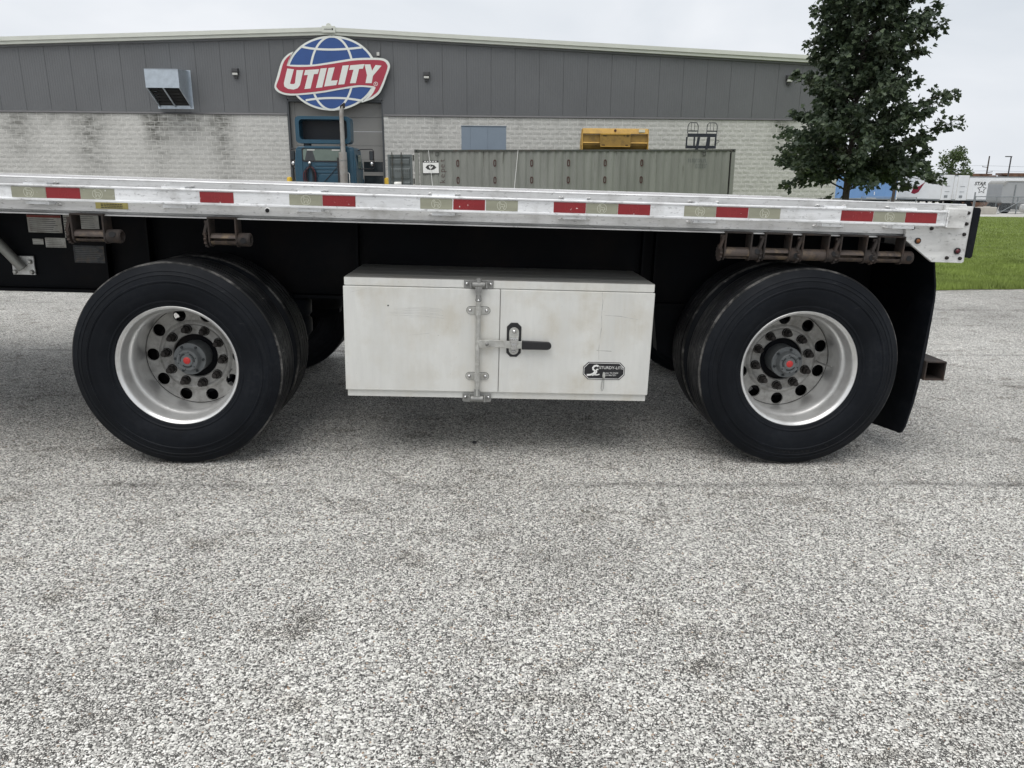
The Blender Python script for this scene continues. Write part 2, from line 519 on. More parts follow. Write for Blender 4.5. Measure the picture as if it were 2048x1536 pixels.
def m_grass(name, base, dark):
    m, nt, b = nmat(name)
    g = NG(nt); p = g.pos()
    n1 = g.noise(g.mapv(p, (1, 1, 0)), .5, 5, .6); n2 = g.noise(p, 22, 5, .7)
    c = g.mix(g.ramp(n1, [(.35, 0.), (.68, 1.)]), base, dark)
    c = g.mix(g.ramp(n2, [(.35, .45), (.65, 0.)]), c, tuple(x * .45 for x in dark))
    g.l(c, b.inputs['Base Color'])
    b.inputs['Roughness'].default_value = .8
    b.inputs['Specular IOR Level'].default_value = .2
    g.bump(n2, .9, .03, b)
    return m
M['lawn'] = m_grass('lawn', (.165, .22, .042), (.13, .178, .036))
M['blade'] = simple('grass_blade', (.19, .25, .052), .7, 0, .35, 1.2)

gxs = [3.0 + i * 1.0 for i in range(0, 60)]
def g_near(x): return 10.46 + .155 * max(-4, min(14, x - 6.66)) + .05 * mnoise.noise(Vector((x * 3.1, 0, 0))) + .03 * mnoise.noise(Vector((x * 11.3, 5, 0)))
GF = 55.0
def lawn():
    rows = 40
    b = MB(); v = []; f = []
    xs = [3.0 + .25 * i for i in range(60)] + [18.5 + 1.5 * i for i in range(40)]
    for j in range(rows + 1):
        t = (j / rows) ** 2
        for x in xs:
            y0 = g_near(x); y = y0 + (GF - y0) * t
            v.append((x, y, gz(x, y) + .02 + (0 if j else -.016)))
    n = len(xs)
    for j in range(rows):
        for i in range(n - 1):
            f.append((j * n + i, j * n + i + 1, (j + 1) * n + i + 1, (j + 1) * n + i))
    b.add(v, f)
    struct(b.build('lawn', M['lawn'], smooth=60))
lawn()

def blades():
    b = MB(); rnd = random.Random(3)
    def put(n, y0, y1, h0, h1, w):
        for _ in range(n):
            y = y0 + (y1 - y0) * rnd.random()
            x = y * (.56 + .26 * rnd.random())
            if y < g_near(x) - .03: continue
            h = h0 + (h1 - h0) * rnd.random(); a = rnd.random() * 6.28; z = gz(x, y) + .012
            lx, ly = (rnd.random() - .5) * h * .9, (rnd.random() - .5) * h * .9
            c, s_ = cos(a) * w, sin(a) * w
            i = len(b.v)
            b.v += [(x - c, y - s_, z), (x + c, y + s_, z), (x + lx, y + ly, z + h)]
            b.f.append((i, i + 1, i + 2))
    put(19000, 10.34, 11.3, .03, .10, .004)
    put(24000, 11.0, 15.0, .03, .065, .005)
    put(20000, 14.5, 24.0, .03, .06, .008)
    put(22000, 23.0, 54.5, .03, .07, .014)
    me = bpy.data.meshes.new('grass_blades'); me.from_pydata(b.v, [], b.f); me.materials.append(M['blade'])
    o = place('grass_blades', me)
    o['kind'] = 'stuff'; o['label'] = 'short mown green grass blades along the lawn edge'; o['category'] = 'grass'
blades()

M['road'] = simple('pale_concrete_road', (.44, .43, .40), .85, 0, .08, .35, .2, 30, (.34, .33, .30), .8, .4)
sheet('road', [14, 20, 26, 32, 40, 50, 60, 80, 140], [55, 58, 62, 66, 70, 74, 77.5], M['road'], .012)

# ================================================================== the flatbed trailer
TILT = 0.0215
trailer = thing('flatbed_trailer', 'white and black spread axle flatbed trailer with red and silver reflective tape', 'trailer', (-1.5, 4.8, 0))
TINV = Matrix.Translation((1.5, -4.8, 0))
def tb(mb, name, mat, parent=None, smooth=None, bevel=0, tilt=True):
    """a trailer part built in trailer coordinates; the body sits slightly nose-up"""
    o = mb.build(name, mat, parent or trailer, smooth, bevel)
    if parent is None:
        o.matrix_parent_inverse = TINV
        if tilt: o.rotation_euler = (0, TILT, 0)
    return o

YC = 4.825                 # trailer centre line
XF, XR = -12.3, 2.27       # deck ends
def mirY(prof): return [(2 * YC - y, z) for y, z in prof]

# ---- deck planks
yy = 3.735
i = 0
while yy < 2 * YC - 3.735 - .05:
    w = .098 if i % 4 == 1 else .196
    b = MB(); b.box(XF + .02, XR - .02, yy + .002, yy + w - .002, 1.318, 1.352 if i % 4 != 1 else 1.349)
    tb(b, 'deck_plank', M['wood'] if i % 4 in (1, 3) else M['cap'], bevel=0)
    yy += w; i += 1
# ---- side rails: deck edge cap, upper face, lower face, bottom lip
railp = [(3.600, 1.2115), (3.600, 1.352), (3.606, 1.3575), (3.640, 1.3575), (3.643, 1.354), (3.690, 1.354), (3.694, 1.3572), (3.730, 1.3572), (3.730, 1.322),
         (3.650, 1.322), (3.650, 1.236), (3.660, 1.205), (3.660, 1.192), (3.598, 1.192), (3.598, 1.1965), (3.630, 1.2015), (3.632, 1.209)]
for pr in (railp, mirY(railp)):
    b = MB(); b.extr(pr, XF, XR - .005)
    tb(b, 'side_rail', M['rail'])
# bright rolled edge along the deck
b = MB(); b.tube([(XF, 3.603, 1.3545), (XR - .01, 3.603, 1.3545)], .0045, 8)
tb(b, 'deck_edge', M['cap'], smooth=60)
# ---- rub rails
rubp = [(3.541, 1.2545), (3.5285, 1.2545), (3.527, 1.257), (3.527, 1.2635), (3.5335, 1.2660), (3.5335, 1.3155), (3.527, 1.3185), (3.527, 1.3235), (3.5285, 1.326), (3.541, 1.326)]
for pr, nm in ((rubp, 'n'), (mirY(rubp), 'f')):
    b = MB(); b.extr(pr, XF, 2.125)
    tb(b, 'rub_rail', M['rub'])
b = MB(); b.prism([(2.1255, 1.2535), (2.141, 1.2535), (2.146, 1.327), (2.1255, 1.327)], 3.531, 3.578)
tb(b, 'rub_rail_end', M['rub'], bevel=.004)
# weld bead down the rail end
b = MB(); rnd = random.Random(5)
for k in range(13):
    z = 1.255 + k * .0057
    b.cyl((2.136 + rnd.uniform(-.002, .002), 3.5275, z - .002), (2.138, 3.5275, z + .003), .0048, .0038, 6)
tb(b, 'weld_bead', M['cap'], smooth=50)['kind'] = 'stuff'
# ---- stake pockets
px = [0.381 + .6096 * k for k in range(-20, 3)] + [1.94]
for x in px:
    if x < XF + .1: continue
    b = MB(); w, t = .052, .006
    y0, y1 = 3.5415, 3.599
    b.box(x - w, x - w + t, y0, y1, 1.238, 1.334); b.box(x + w - t, x + w, y0, y1, 1.238, 1.334)
    b.box(x - w + t, x + w - t, y0, y0 + t, 1.2385, 1.3335); b.box(x - w + t, x + w - t, y1 - t, y1, 1.2385, 1.3335)
    o = tb(b, 'stake_pocket', M['rub'])
    if x > -2.6:
        wb = MB(); rr = random.Random(int(x * 100))
        for s_ in (-1, 1):
            for k in range(4):
                q = x + s_ * (w + .006 + .004 * k)
                wb.cyl((q, 3.598, 1.236 + rr.uniform(-.004, .006)), (q + .006, 3.593, 1.240 + rr.uniform(-.004, .006)), .006, .004, 6)
                wb.cyl((q, 3.598, 1.333 + rr.uniform(-.004, .004)), (q + .005, 3.595, 1.336), .0045, .003, 6)
        wb.build('weld_bead', M['rail'], o, smooth=50)['kind'] = 'stuff'
# ---- reflective tape with its emblem
def dog_emblem():
    v, f = stroke(circ(0, 0, .0215, 28), .0016, True)
    mb = MB(); mb.add(v, f)
    for line in ([(-.013, .011), (-.010, .014), (-.006, .013), (-.005, .007), (.002, .005), (.009, .006), (.013, .003), (.015, -.004)],
                 [(-.013, .011), (-.009, .008), (-.010, .002), (-.008, -.006), (-.009, -.014), (-.006, -.014), (-.004, -.005), (.002, -.003), (.006, -.004)],
                 [(.006, -.004), (.005, -.010), (.008, -.014), (.010, -.014), (.009, -.009), (.012, -.004), (.013, .002)],
                 [(-.010, .014), (-.011, .017), (-.008, .015)]):
        v, f = stroke(line, .0016); mb.add(v, f)
    return mb
TZ0, TZ1 = 1.2672, 1.3143
tapes = [(-2.160, -2.008, 's'), (-2.008, -1.857, 'r'), (-1.857, -1.705, 's'), (-1.328, -1.176, 'r'), (-.927, -.777, 's'), (-.777, -.627, 'r'), (-.334, -.186, 's'), (-.183, -.036, 'r'),
         (-.033, .115, 's'), (.279, .429, 'r'), (.429, .578, 's'), (.578, .729, 'r'), (.887, 1.037, 's'), (1.037, 1.189, 'r'), (1.190, 1.341, 's'), (1.629, 1.783, 'r'), (1.784, 1.937, 's'), (1.937, 2.088, 'r')]
tapes += [(-2.55 - .61 * k, -2.40 - .61 * k, 'rs'[k % 2]) for k in range(0, 14)]
emb_mesh = {}
for k_ in 'sr':
    emb_mesh[k_] = dog_emblem().mesh('tape_emblem', M['emb_' + k_])
for x0, x1, k_ in tapes:
    b = MB(); b.box(x0 + .0008, x1 - .0008, 3.5318, 3.5334, TZ0, TZ1)
    o = tb(b, 'reflective_tape', M['tape_' + k_])
    e = place('tape_emblem', emb_mesh[k_], o)
    e.matrix_local = facing((x0 + x1) / 2, 3.5312, (TZ0 + TZ1) / 2)
# red/white strips on the far rub rail are out of sight; label and plug hole on the rail
b = MB(); b.box(-1.828, -1.682, 3.5975, 3.5995, 1.2235, 1.2525)
o = tb(b, 'warning_label', M['gold'])
rnd = random.Random(11)
lb = MB()
for r_ in range(3):
    x = -1.803
    while x < -1.71:
        w = rnd.uniform(.006, .013); lb.box(x, min(x + w, -1.706), 3.5965, 3.5974, 1.2445 - r_ * .0078 - .0018, 1.2445 - r_ * .0078 + .0018); x += w + .0025
lb.build('label_print', M['ink'], o)
b = MB(); b.lathe([(3.596, .006), (3.5965, .0115), (3.5985, .0135), (3.5995, .0135)], 20, Matrix.Translation((-1.046, 0, 1.237)))
o = tb(b, 'rail_hole_bushing', M['cap'], smooth=60)
b = MB(); b.cyl((-1.046, 3.5955, 1.237), (-1.046, 3.5998, 1.237), .0098, n=18); b.build('hole', M['dark'], o)

# ---- main beams with stiffeners, cross members
for yb, sgn in ((4.30, -1), (2 * YC - 4.30, 1)):
    b = MB()
    b.box(-9.5, 2.26, yb - .006, yb + .006, .752, 1.190)
    b.box(-9.5, 2.26, yb - .075, yb + .075, .735, .752)
    b.box(-9.5, 2.26, yb - .075, yb + .075, 1.180, 1.1905)
    tb(b, 'main_beam', M['frame'])
    for xs_ in (-2.12, -1.888, -.744, .858, .93, -3.2):
        b = MB(); b.box(xs_ - .006, xs_ + .006, min(yb, yb + sgn * .07) + (0 if sgn > 0 else -.0), max(yb, yb + sgn * .07) , .753, 1.179)
        tb(b, 'beam_stiffener', M['frame'])
b = MB(); b.box(-9.4, -2.122, 4.278, 4.293, .753, 1.178); tb(b, 'beam_doubler', M['frame'])
x = XF + .2
while x < 2.2:
    b = MB(); b.box(x - .003, x + .003, 3.66, 2 * YC - 3.66, 1.215, 1.316); b.box(x - .04, x + .04, 3.66, 2 * YC - 3.66, 1.1925, 1.2145)
    tb(b, 'cross_member', M['frame']); x += .3048
# ---- decals on the beam web
def decal(x0, x1, z0, z1, mat, red=False, lines=6, yb=4.276, seed=0):
    b = MB(); b.box(x0, x1, yb, yb + .0015, z0, z1)
    o = tb(b, 'decal', mat)
    rr = random.Random(seed)
    lb = MB(); h = z1 - z0
    for k in range(lines):
        z = z0 + h * (.12 + .74 * k / max(1, lines - 1)) if not red else z0 + h * (.08 + .68 * k / max(1, lines - 1))
        lb.box(x0 + (x1 - x0) * .06, x1 - (x1 - x0) * rr.uniform(.06, .3), yb - .0012, yb - .0002, z - h * .018, z + h * .018)
    lb.build('decal_print', M['decal_line'], o)
    if red:
        rb = MB(); rb.box(x0 + .001, x1 - .001, yb - .0014, yb - .0003, z1 - h * .15, z1 - .001); rb.build('decal_band', M['decal_red'], o)
decal(-2.545, -2.362, 1.055, 1.150, M['decal'], True, 7, seed=1)
decal(-2.530, -2.473, .990, 1.020, M['decal'], False, 3, seed=2)
decal(-2.462, -2.352, .975, 1.028, M['decal'], False, 5, seed=3)
decal(-2.350, -2.312, 1.030, 1.158, M['decal'], False, 8, seed=4)
decal(-2.262, -2.160, 1.082, 1.158, M['decal'], False, 6, seed=5)
decal(-2.315, -2.148, .895, .990, M['decal_dark'], False, 8, seed=6)
# ---- brace and its bolted foot plate
b = MB(); b.box(-2.652, -2.531, 4.262, 4.272, .822, .926)
o = tb(b, 'brace_plate', M['plate'], bevel=.002)
for bx, bz in ((-2.637, .838), (-2.546, .838), (-2.549, .895)):
    bb = MB(); bb.lathe([(4.248, 0), (4.248, .008), (4.252, .011), (4.2615, .0125)], 12, Matrix.Translation((bx, 0, bz))); bb.build('bolt', M['zinc'], o, smooth=50)
b = MB(); b.tube([(-2.585, 4.245, .858), (-2.70, 4.22, 1.02), (-2.82, 4.18, 1.185)], .026, 16)
tb(b, 'brace', M['strut'], smooth=60)

# ---- winches under the rail
def winch_meshes():
    br = MB()
    for x0 in (0.0, .1245):
        br.prism([(-.038 + 3.615, 1.2), (3.615 + .045, 1.2), (3.615 + .045, 1.10), (3.615 + .028, 1.068), (3.615 + .012, 1.062), (3.615 - .02, 1.066), (-.034 + 3.615, 1.085)], 0, .0075,
                 Matrix(((0, 1, 0, x0), (1, 0, 0, 0), (0, 0, 1, 0), (0, 0, 0, 1))))
    br.box(.0078, .1242, 3.577, 3.66, 1.193, 1.2005)
    dr = MB()
    n = 22; gap = (-100, -70)
    prof = []
    for k in range(n + 1):
        t = radians(-62 + 320 * k / n); prof.append((3.612 - .0275 * cos(t + pi) * -1, 1.099 + .0275 * sin(t)))
    # drum as a split tube: slot faces the viewer
    v = []
    for xx in (.0078, .1242):
        for k in range(n + 1):
            t = radians(200 + 325 * k / n)
            v.append((xx, 3.612 + .0275 * cos(t), 1.099 + .0275 * sin(t)))
        for k in range(n + 1):
            t = radians(200 + 325 * k / n)
            v.append((xx, 3.612 + .019 * cos(t), 1.099 + .019 * sin(t)))
    m1 = n + 1
    f = []
    for k in range(n):
        f.append((k, k + 1, 2 * m1 + k + 1, 2 * m1 + k))
        f.append((m1 + k, 3 * m1 + k, 3 * m1 + k + 1, m1 + k + 1))
    f += [(0, 2 * m1, 3 * m1, m1), (n, m1 + n, 3 * m1 + n, 2 * m1 + n)]
    dr.add(v, f)
    cap = MB(); cap.lathe([(.1325, 0), (.1325, .030), (.136, .0315), (.184, .0315), (.189, .027), (.189, .020), (.172, .019), (.172, 0)], 24,
                          Matrix.Translation((0, 3.612, 1.099)) @ Matrix(((0, 1, 0, 0), (1, 0, 0, 0), (0, 0, 1, 0), (0, 0, 0, 1))))
    hole = MB(); hole.cyl((.161, 3.5785, 1.0985), (.161, 3.586, 1.0985), .0135, n=16)
    rat = MB(); pts = []
    for k in range(24):
        r = .041 if k % 2 == 0 else .033
        a = 2 * pi * (k + (.35 if k % 2 else 0)) / 24
        pts.append((3.612 + r * cos(a), 1.099 + r * sin(a)))
    rat.prism(pts, -.0195, -.0085, Matrix(((0, 1, 0, 0), (1, 0, 0, 0), (0, 0, 1, 0), (0, 0, 0, 1))))
    paw = MB(); paw.box(-.006, .006, -.008, .008, -.034, .034, Matrix.Translation((-.0115, 3.592, 1.150)) @ Matrix.Rotation(.28, 4, 'Y'))
    paw.cyl((-.018, 3.60, 1.176), (-.001, 3.60, 1.176), .008, n=10)
    return (br.mesh('winch_bracket', M['rust']), dr.mesh('drum', M['rustb'], 50), cap.mesh('drum_cap', M['rust'], 40), hole.mesh('cap_hole', M['dark']), rat.mesh('ratchet', M['rust']), paw.mesh('pawl', M['rust']))
WM = winch_meshes()
for k, (wx, sl) in enumerate([(-1.944, .35), (-1.321, .05), (1.109, .75), (1.300, 0.0), (1.484, 2.2), (1.669, .05), (1.852, .05)]):
    w = place('winch', WM[0], trailer)
    w.matrix_parent_inverse = TINV
    w.matrix_basis = Matrix.Rotation(TILT, 4, 'Y') @ Matrix.Translation((wx, 0, 0)) @ Matrix.Diagonal(((1.15 if k == 0 else 1), 1, 1, 1))
    bm_ = w.modifiers.new('bevel', 'BEVEL'); bm_.width = .002; bm_.segments = 2
    for me, nm in zip(WM[1:], ('drum', 'drum_cap', 'cap_hole', 'ratchet', 'pawl')):
        c = place(nm, me, w)
        if nm in ('drum', 'cap_hole', 'drum_cap'):
            cx = Matrix.Translation((0, 3.612, 1.099))
            ang = sl if nm == 'drum' else [-.35, .05, -.4, .1, -.35, .1, .05][k]
            c.matrix_local = cx @ Matrix.Rotation(ang, 4, 'X') @ cx.inverted()

# ---- rear corner plate, block, lights, bolts, bumper
b = MB(); b.prism([(1.976, 1.2525), (1.978, 1.186), (2.128, 1.083), (2.279, 1.082), (2.280, 1.349), (2.150, 1.351), (2.150, 1.2525)], 3.578, 3.597)
tb(b, 'rear_corner_plate', M['plate'], bevel=.002)
b = MB(); b.prism([(2.147, 1.246), (2.235, 1.246), (2.243, 1.338), (2.147, 1.338)], 3.545, 3.577)
tb(b, 'rail_end_block', M['plate'], bevel=.004)
for x, z in ((2.263, 1.318), (2.263, 1.267), (2.261, 1.218), (2.196, 1.105), (2.261, 1.104), (2.007, 1.242), (2.097, 1.242)):
    b = MB(); b.lathe([(3.566, 0), (3.566, .005), (3.570, .0078), (3.5775, .0088)], 12, Matrix.Translation((x, 0, z)))
    tb(b, 'rivet', M['lug'], smooth=50)
for x, z, mt, rr in ((2.039, 1.182, 'amber', .0145), (2.241, 1.139, 'redlens', .0155)):
    b = MB(); b.lathe([(3.5775, rr), (3.571, rr), (3.568, rr * .85), (3.570, rr * .7)], 24, Matrix.Translation((x, 0, z)))
    o = tb(b, 'marker_light', M['blackp'], smooth=50)
    b = MB(); b.lathe([(3.564, 0), (3.566, rr * .45), (3.5705, rr * .72)], 20, Matrix.Translation((x, 0, z))); b.build('lens', M[mt], o, smooth=60)
b = MB(); b.box(2.2805, 2.298, 3.60, 2 * YC - 3.60, 1.085, 1.349); tb(b, 'rear_sill', M['plate'])
b = MB(); b.prism([(2.2985, 1.108), (2.326, 1.104), (2.334, 1.112), (2.336, 1.334), (2.330, 1.3435), (2.2985, 1.345)], 3.595, 2 * YC - 3.595)
tb(b, 'rear_dock_bumper', M['flap'], bevel=.003)
# under-ride bumper: square tube with open end, two uprights
def sq_tube(b, x0, x1, z0, z1, y0, y1, t=.008):
    b.box(x0, x0 + t, y0, y1, z0, z1); b.box(x1 - t, x1, y0, y1, z0, z1); b.box(x0 + t, x1 - t, y0, y1, z0, z0 + t); b.box(x0 + t, x1 - t, y0, y1, z1 - t, z1)
b = MB(); sq_tube(b, 2.228, 2.336, .476, .577, 3.64, 2 * YC - 3.64)
tb(b, 'under_ride_bumper', M['rust'], bevel=.003)
for yb in (4.35, 2 * YC - 4.35):
    b = MB(); b.box(2.24, 2.32, yb - .04, yb + .04, .5775, 1.084); tb(b, 'bumper_upright', M['frame'])
# mud flaps and their hanger
for s_ in (1, -1):
    def fy(y): return y if s_ == 1 else 2 * YC - y
    b = MB()
    outl = [(3.70, 1.10), (3.675, 1.02), (3.655, .96), (3.648, .90), (3.650, .80), (3.654, .65), (3.658, .50), (3.662, .35), (3.666, .22), (3.674, .186), (3.69, .174), (3.72, .172), (4.28, .10), (4.298, .11), (4.298, .35), (4.298, .65), (4.298, 1.10)]
    mid_ = []
    n = len(outl)
    def bend(z):
        K = ((.05, 2.160), (.18, 2.180), (.28, 2.203), (.5, 2.218), (.72, 2.220), (.94, 2.214), (1.07, 2.208), (1.2, 2.205))
        for (a0, b0), (a1, b1) in zip(K, K[1:]):
            if a0 <= z <= a1: return b0 + (b1 - b0) * (z - a0) / (a1 - a0) - .004
        return 2.2
    for dx in (0, .009):
        for y, z in outl: mid_.append((bend(z) + dx + .0 , fy(y), z))
    b.add(mid_, [tuple(range(n)), tuple(range(2 * n - 1, n - 1, -1))] + [(i, (i + 1) % n, n + (i + 1) % n, n + i) for i in range(n)])
    tb(b, 'mud_flap', M['flap'])
    b = MB(); b.box(2.150, 2.19, min(fy(3.70), fy(4.30)), max(fy(3.70), fy(4.30)), 1.102, 1.135); tb(b, 'flap_hanger', M['frame'])

# ---- wheels
WX = (-1.5092, 1.5638)
RT = .507
barrel = MB(); barrel.lathe([(.004, .2975), (0, .2965), (-.0015, .2935), (.001, .289), (.008, .281), (.018, .2765), (.030, .2745), (.072, .2725), (.082, .270), (.090, .2635), (.102, .2555), (.118, .2525),
                             (.150, .2525), (.200, .2545), (.2436, .2555), (.2436, .272), (.150, .270), (.03, .288), (.012, .2975)], 96, closed=True)
barrel_me = barrel.mesh('wheel', M['barrel'], 50)
tp = [(.010, .289), (.003, .294), (-.004, .300), (-.006, .306), (-.007, .312), (-.0135, .318), (-.0135, .3235), (-.0125, .325), (-.017, .335), (-.022, .352), (-.0255, .378), (-.0265, .400), (-.0255, .410), (-.0285, .4125), (-.0285, .4185), (-.0245, .4215),
      (-.0205, .444), (-.0225, .4465), (-.0200, .4510), (-.0150, .462), (-.0165, .4645), (-.0125, .470), (-.006, .482), (-.002, .490), (.003, .4975), (.007, .4990), (.010, .5035), (.016, .5058), (.030, .5066)]
for gx in (.052, .098, .142, .188):
    tp += [(gx - .006, RT), (gx - .0045, RT - .010), (gx + .0045, RT - .010), (gx + .006, RT)]
half = [p for p in tp if p[1] < .5067]
tp += [(.240 - y, r) for y, r in reversed(half)]
tyre_me = None
tb_ = MB(); tb_.lathe(tp, 128, closed=False)
tyre_me = tb_.mesh('tyre', M['rubber'], 28)
tyre_me.materials.append(M['tread']); tyre_me.materials.append(M['worn'])
for p in tyre_me.polygons:
    c = p.center
    rc = sqrt(c.x ** 2 + c.z ** 2)
    if rc > .4945: p.material_index = 1
    if .4975 < rc < .5052 and (c.y < .02 or c.y > .22): p.material_index = 2
hh = [circ(.2185 * cos(2 * pi * (k + .35) / 10), .2185 * sin(2 * pi * (k + .35) / 10), .0325, 20) for k in range(10)]
v, f = curve_plate([circ(0, 0, .2525, 80)] + hh + [circ(0, 0, .112, 40)], .006)
disc = MB(); disc.add(v, f, Matrix.Translation((0, .250, 0)) @ Matrix.Rotation(pi / 2, 4, 'X'))
disc.lathe([(.2438, .187), (.240, .181), (.2345, .174), (.2335, .168), (.236, .162), (.2385, .158), (.2385, .116), (.243, .112), (.25, .1115)], 72)
crease = MB(); crease.lathe([(.2433, .2526), (.2428, .2540), (.2433, .2554)], 80)
crease_me = crease.mesh('disc_weld_groove', M['dark'])
disc_me = disc.mesh('wheel_disc', M['disc'], 30)
hub = MB(); hub.lathe([(.28, .080), (.20, .080), (.172, .080), (.168, .081), (.160, .081), (.1575, .078), (.1575, .0595), (.150, .056), (.130, .0545), (.124, .052), (.1215, .049), (.1215, .042), (.1255, .0405), (.1255, .029), (.1205, .0275), (.1205, 0)], 48)
for k in range(6):
    a = 2 * pi * (k + .2) / 6; pass
hub_me = hub.mesh('hub', M['hub'], 35)
hb = MB()
for k in range(6):
    a = 2 * pi * (k + .5) / 6; hb.cyl((.0455 * cos(a), .1195, .0455 * sin(a)), (.0455 * cos(a), .1235, .0455 * sin(a)), .0034, n=8)
for k in range(6):
    a = 2 * pi * (k + .2) / 6; hb.cyl((.0690 * cos(a), .151, .0690 * sin(a)), (.0690 * cos(a), .159, .0690 * sin(a)), .0072, n=6)
for k in range(3):
    v, f = stroke([(.0345 * cos(2 * pi * k / 3 + q * .16), .0345 * sin(2 * pi * k / 3 + q * .16)) for q in range(10)], .0065)
    hb.add(v, f, Matrix.Translation((0, .1248, 0)) @ Matrix.Rotation(pi / 2, 4, 'X'))
hubs_me = hb.mesh('hub_screws', M['hubd'])
pl = MB(); pl.lathe([(.1155, 0), (.1165, .010), (.1175, .0155), (.1204, .0180)], 32)
plug_me = pl.mesh('hub_plug', M['red_plug'], 60)
lug = MB(); lug.lathe([(.2383, .0235), (.233, .0245), (.229, .022)], 18); lug.lathe([(.229, .0205), (.203, .0195), (.200, .0165), (.200, .0115)], 6); lug.lathe([(.200, .0125), (.180, .012), (.178, .009), (.178, 0)], 12)
lug_me = lug.mesh('lug_nut', M['lug'], 30)
vst = MB(); vst.tube([(.188, .24, -.03), (.192, .20, -.032), (.205, .15, -.034), (.215, .12, -.036)], .004, 8)
valve_me = vst.mesh('valve_stem', M['zincd'], 60)
drum = MB(); drum.lathe([(.262, 0), (.262, .205), (.268, .21), (.40, .21), (.40, 0)], 48)
drum_me = drum.mesh('brake_drum', M['frame'], 40)
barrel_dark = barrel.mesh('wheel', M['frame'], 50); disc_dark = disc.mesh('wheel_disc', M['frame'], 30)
def wheel(x, yflange, out, full, spin):
    """out: -1 dish towards the camera, +1 away"""
    w = place('wheel', barrel_me if full else barrel_dark, trailer)
    w.matrix_parent_inverse = TINV
    R = Matrix.Identity(4) if out < 0 else Matrix.Rotation(pi, 4, 'Z')
    w.matrix_basis = Matrix.Translation((x, yflange, .5068 + GS * x)) @ R @ Matrix.Rotation(spin, 4, 'Y')
    place('tyre', tyre_me, w); place('wheel_disc', disc_me if full else disc_dark, w)
    if full:
        place('disc_weld_groove', crease_me, w); place('hub', hub_me, w); place('hub_plug', plug_me, w); place('hub_screws', hubs_me, w)
        for k in range(10):
            a = 2 * pi * k / 10 + .12
            c = place('lug_nut', lug_me, w); c.location = (.143 * cos(a), 0, .143 * sin(a)); c.rotation_euler = (0, k * .7, 0)
        place('brake_drum', drum_me, w); place('valve_stem', valve_me, w)
    return w
NW = []
for k, x in enumerate(WX):
    NW.append(wheel(x, 3.5915, -1, True, (.24, -.1)[k]))
    wheel(x, 4.1615, 1, False, .5)
    wheel(x, 2 * YC - 3.5915, 1, True, .1)
    wheel(x, 2 * YC - 4.1615, -1, False, .7)
    # axle, hangers, air springs
    b = MB(); b.cyl((x, 4.0, .5068), (x, 2 * YC - 4.0, .5068), .065, n=18); tb(b, 'axle', M['frame'], smooth=50, tilt=False)
    for yb in (4.30, 2 * YC - 4.30):
        b = MB(); b.prism([(x - .62, .734), (x - .42, .734), (x - .44, .50), (x - .50, .44), (x - .58, .47)], yb - .05, yb + .05); tb(b, 'suspension_hanger', M['frame'])
        b = MB(); b.prism([(x - .55, .50), (x - .50, .46), (x + .35, .43), (x + .45, .47), (x + .45, .50), (x, .55)], yb - .045, yb + .045); tb(b, 'trailing_arm', M['frame'])
        b = MB(); b.lathe([(0, 0), (0, .10), (.03, .125), (.10, .125), (.12, .11), (.14, .125), (.21, .125), (.235, .10), (.235, 0)], 28, Matrix.Translation((x + .36, yb, .50)) @ Matrix.Rotation(pi / 2, 4, 'X')); tb(b, 'air_spring', M['flap'], smooth=50)
# raised size lettering on the rear tyre
v, f = curve_plate(None, .0009, text='295/75R22.5', size=.047, spacing=1.15, shear=.2)
lt = MB(); pts = []
for (x, y, z) in v:
    r = .4335 + 0 - y * -1 * -1; a = -pi / 2 + x / .4335 + .12
    pts.append((r * cos(a), -.0222 - z + (r - .4335) * .28, r * sin(a)))
lt.add(pts, f)
M['letter_rubber'] = simple('raised_rubber', (.013, .0135, .0145), .55, 0, .2, 60, spec=.2)
lo = lt.build('sidewall_lettering', M['letter_rubber'], NW[1])
lo.matrix_local = Matrix.Rotation(.1, 4, 'Y')

# ---- tool box under the deck
BX0, BX1, BY = -.7165, .8076, 3.6406
b = MB(); b.box(BX0 + .008, BX1 - .006, BY + .016, 4.2357, .3335, .921)
toolbox = tb(b, 'toolbox', M['box'], bevel=.003)
def tbx(mb, name, mat, smooth=None, bevel=0): return mb.build(name, mat, toolbox, smooth, bevel)
lid = MB()
prof = [(BY + .010, .8945), (BY + .010, .9305), (BY + .012, .9318)]
for yk in (.13, .27, .41):
    y = BY + yk; prof += [(y - .006, .9322), (y - .003, .9336), (y + .003, .9336), (y + .006, .9322)]
prof += [(4.2365, .9325), (4.2365, .9222), (BY + .0155, .9222), (BY + .0155, .8945)]
lid.extr(prof, BX0 + .005, BX1 - .003)
tbx(lid, 'lid', M['boxtop'])
lf = MB(); lf.box(BX0 + .0052, BX1 - .0032, BY + .0075, BY + .0098, .8945, .9312); tbx(lf, 'lid_front', M['box'])
for x0, x1 in ((BX0, .0455), (.0490, BX1)):
    d = MB(); d.box(x0, x1, BY, BY + .0145, .3690, .8895); tbx(d, 'box_door', M['box'], bevel=.0025)
b = MB(); b.box(BX0 + .0075, BX1 - .0065, BY + .0135, BY + .0158, .334, .3685); tbx(b, 'bottom_lip', M['box'])
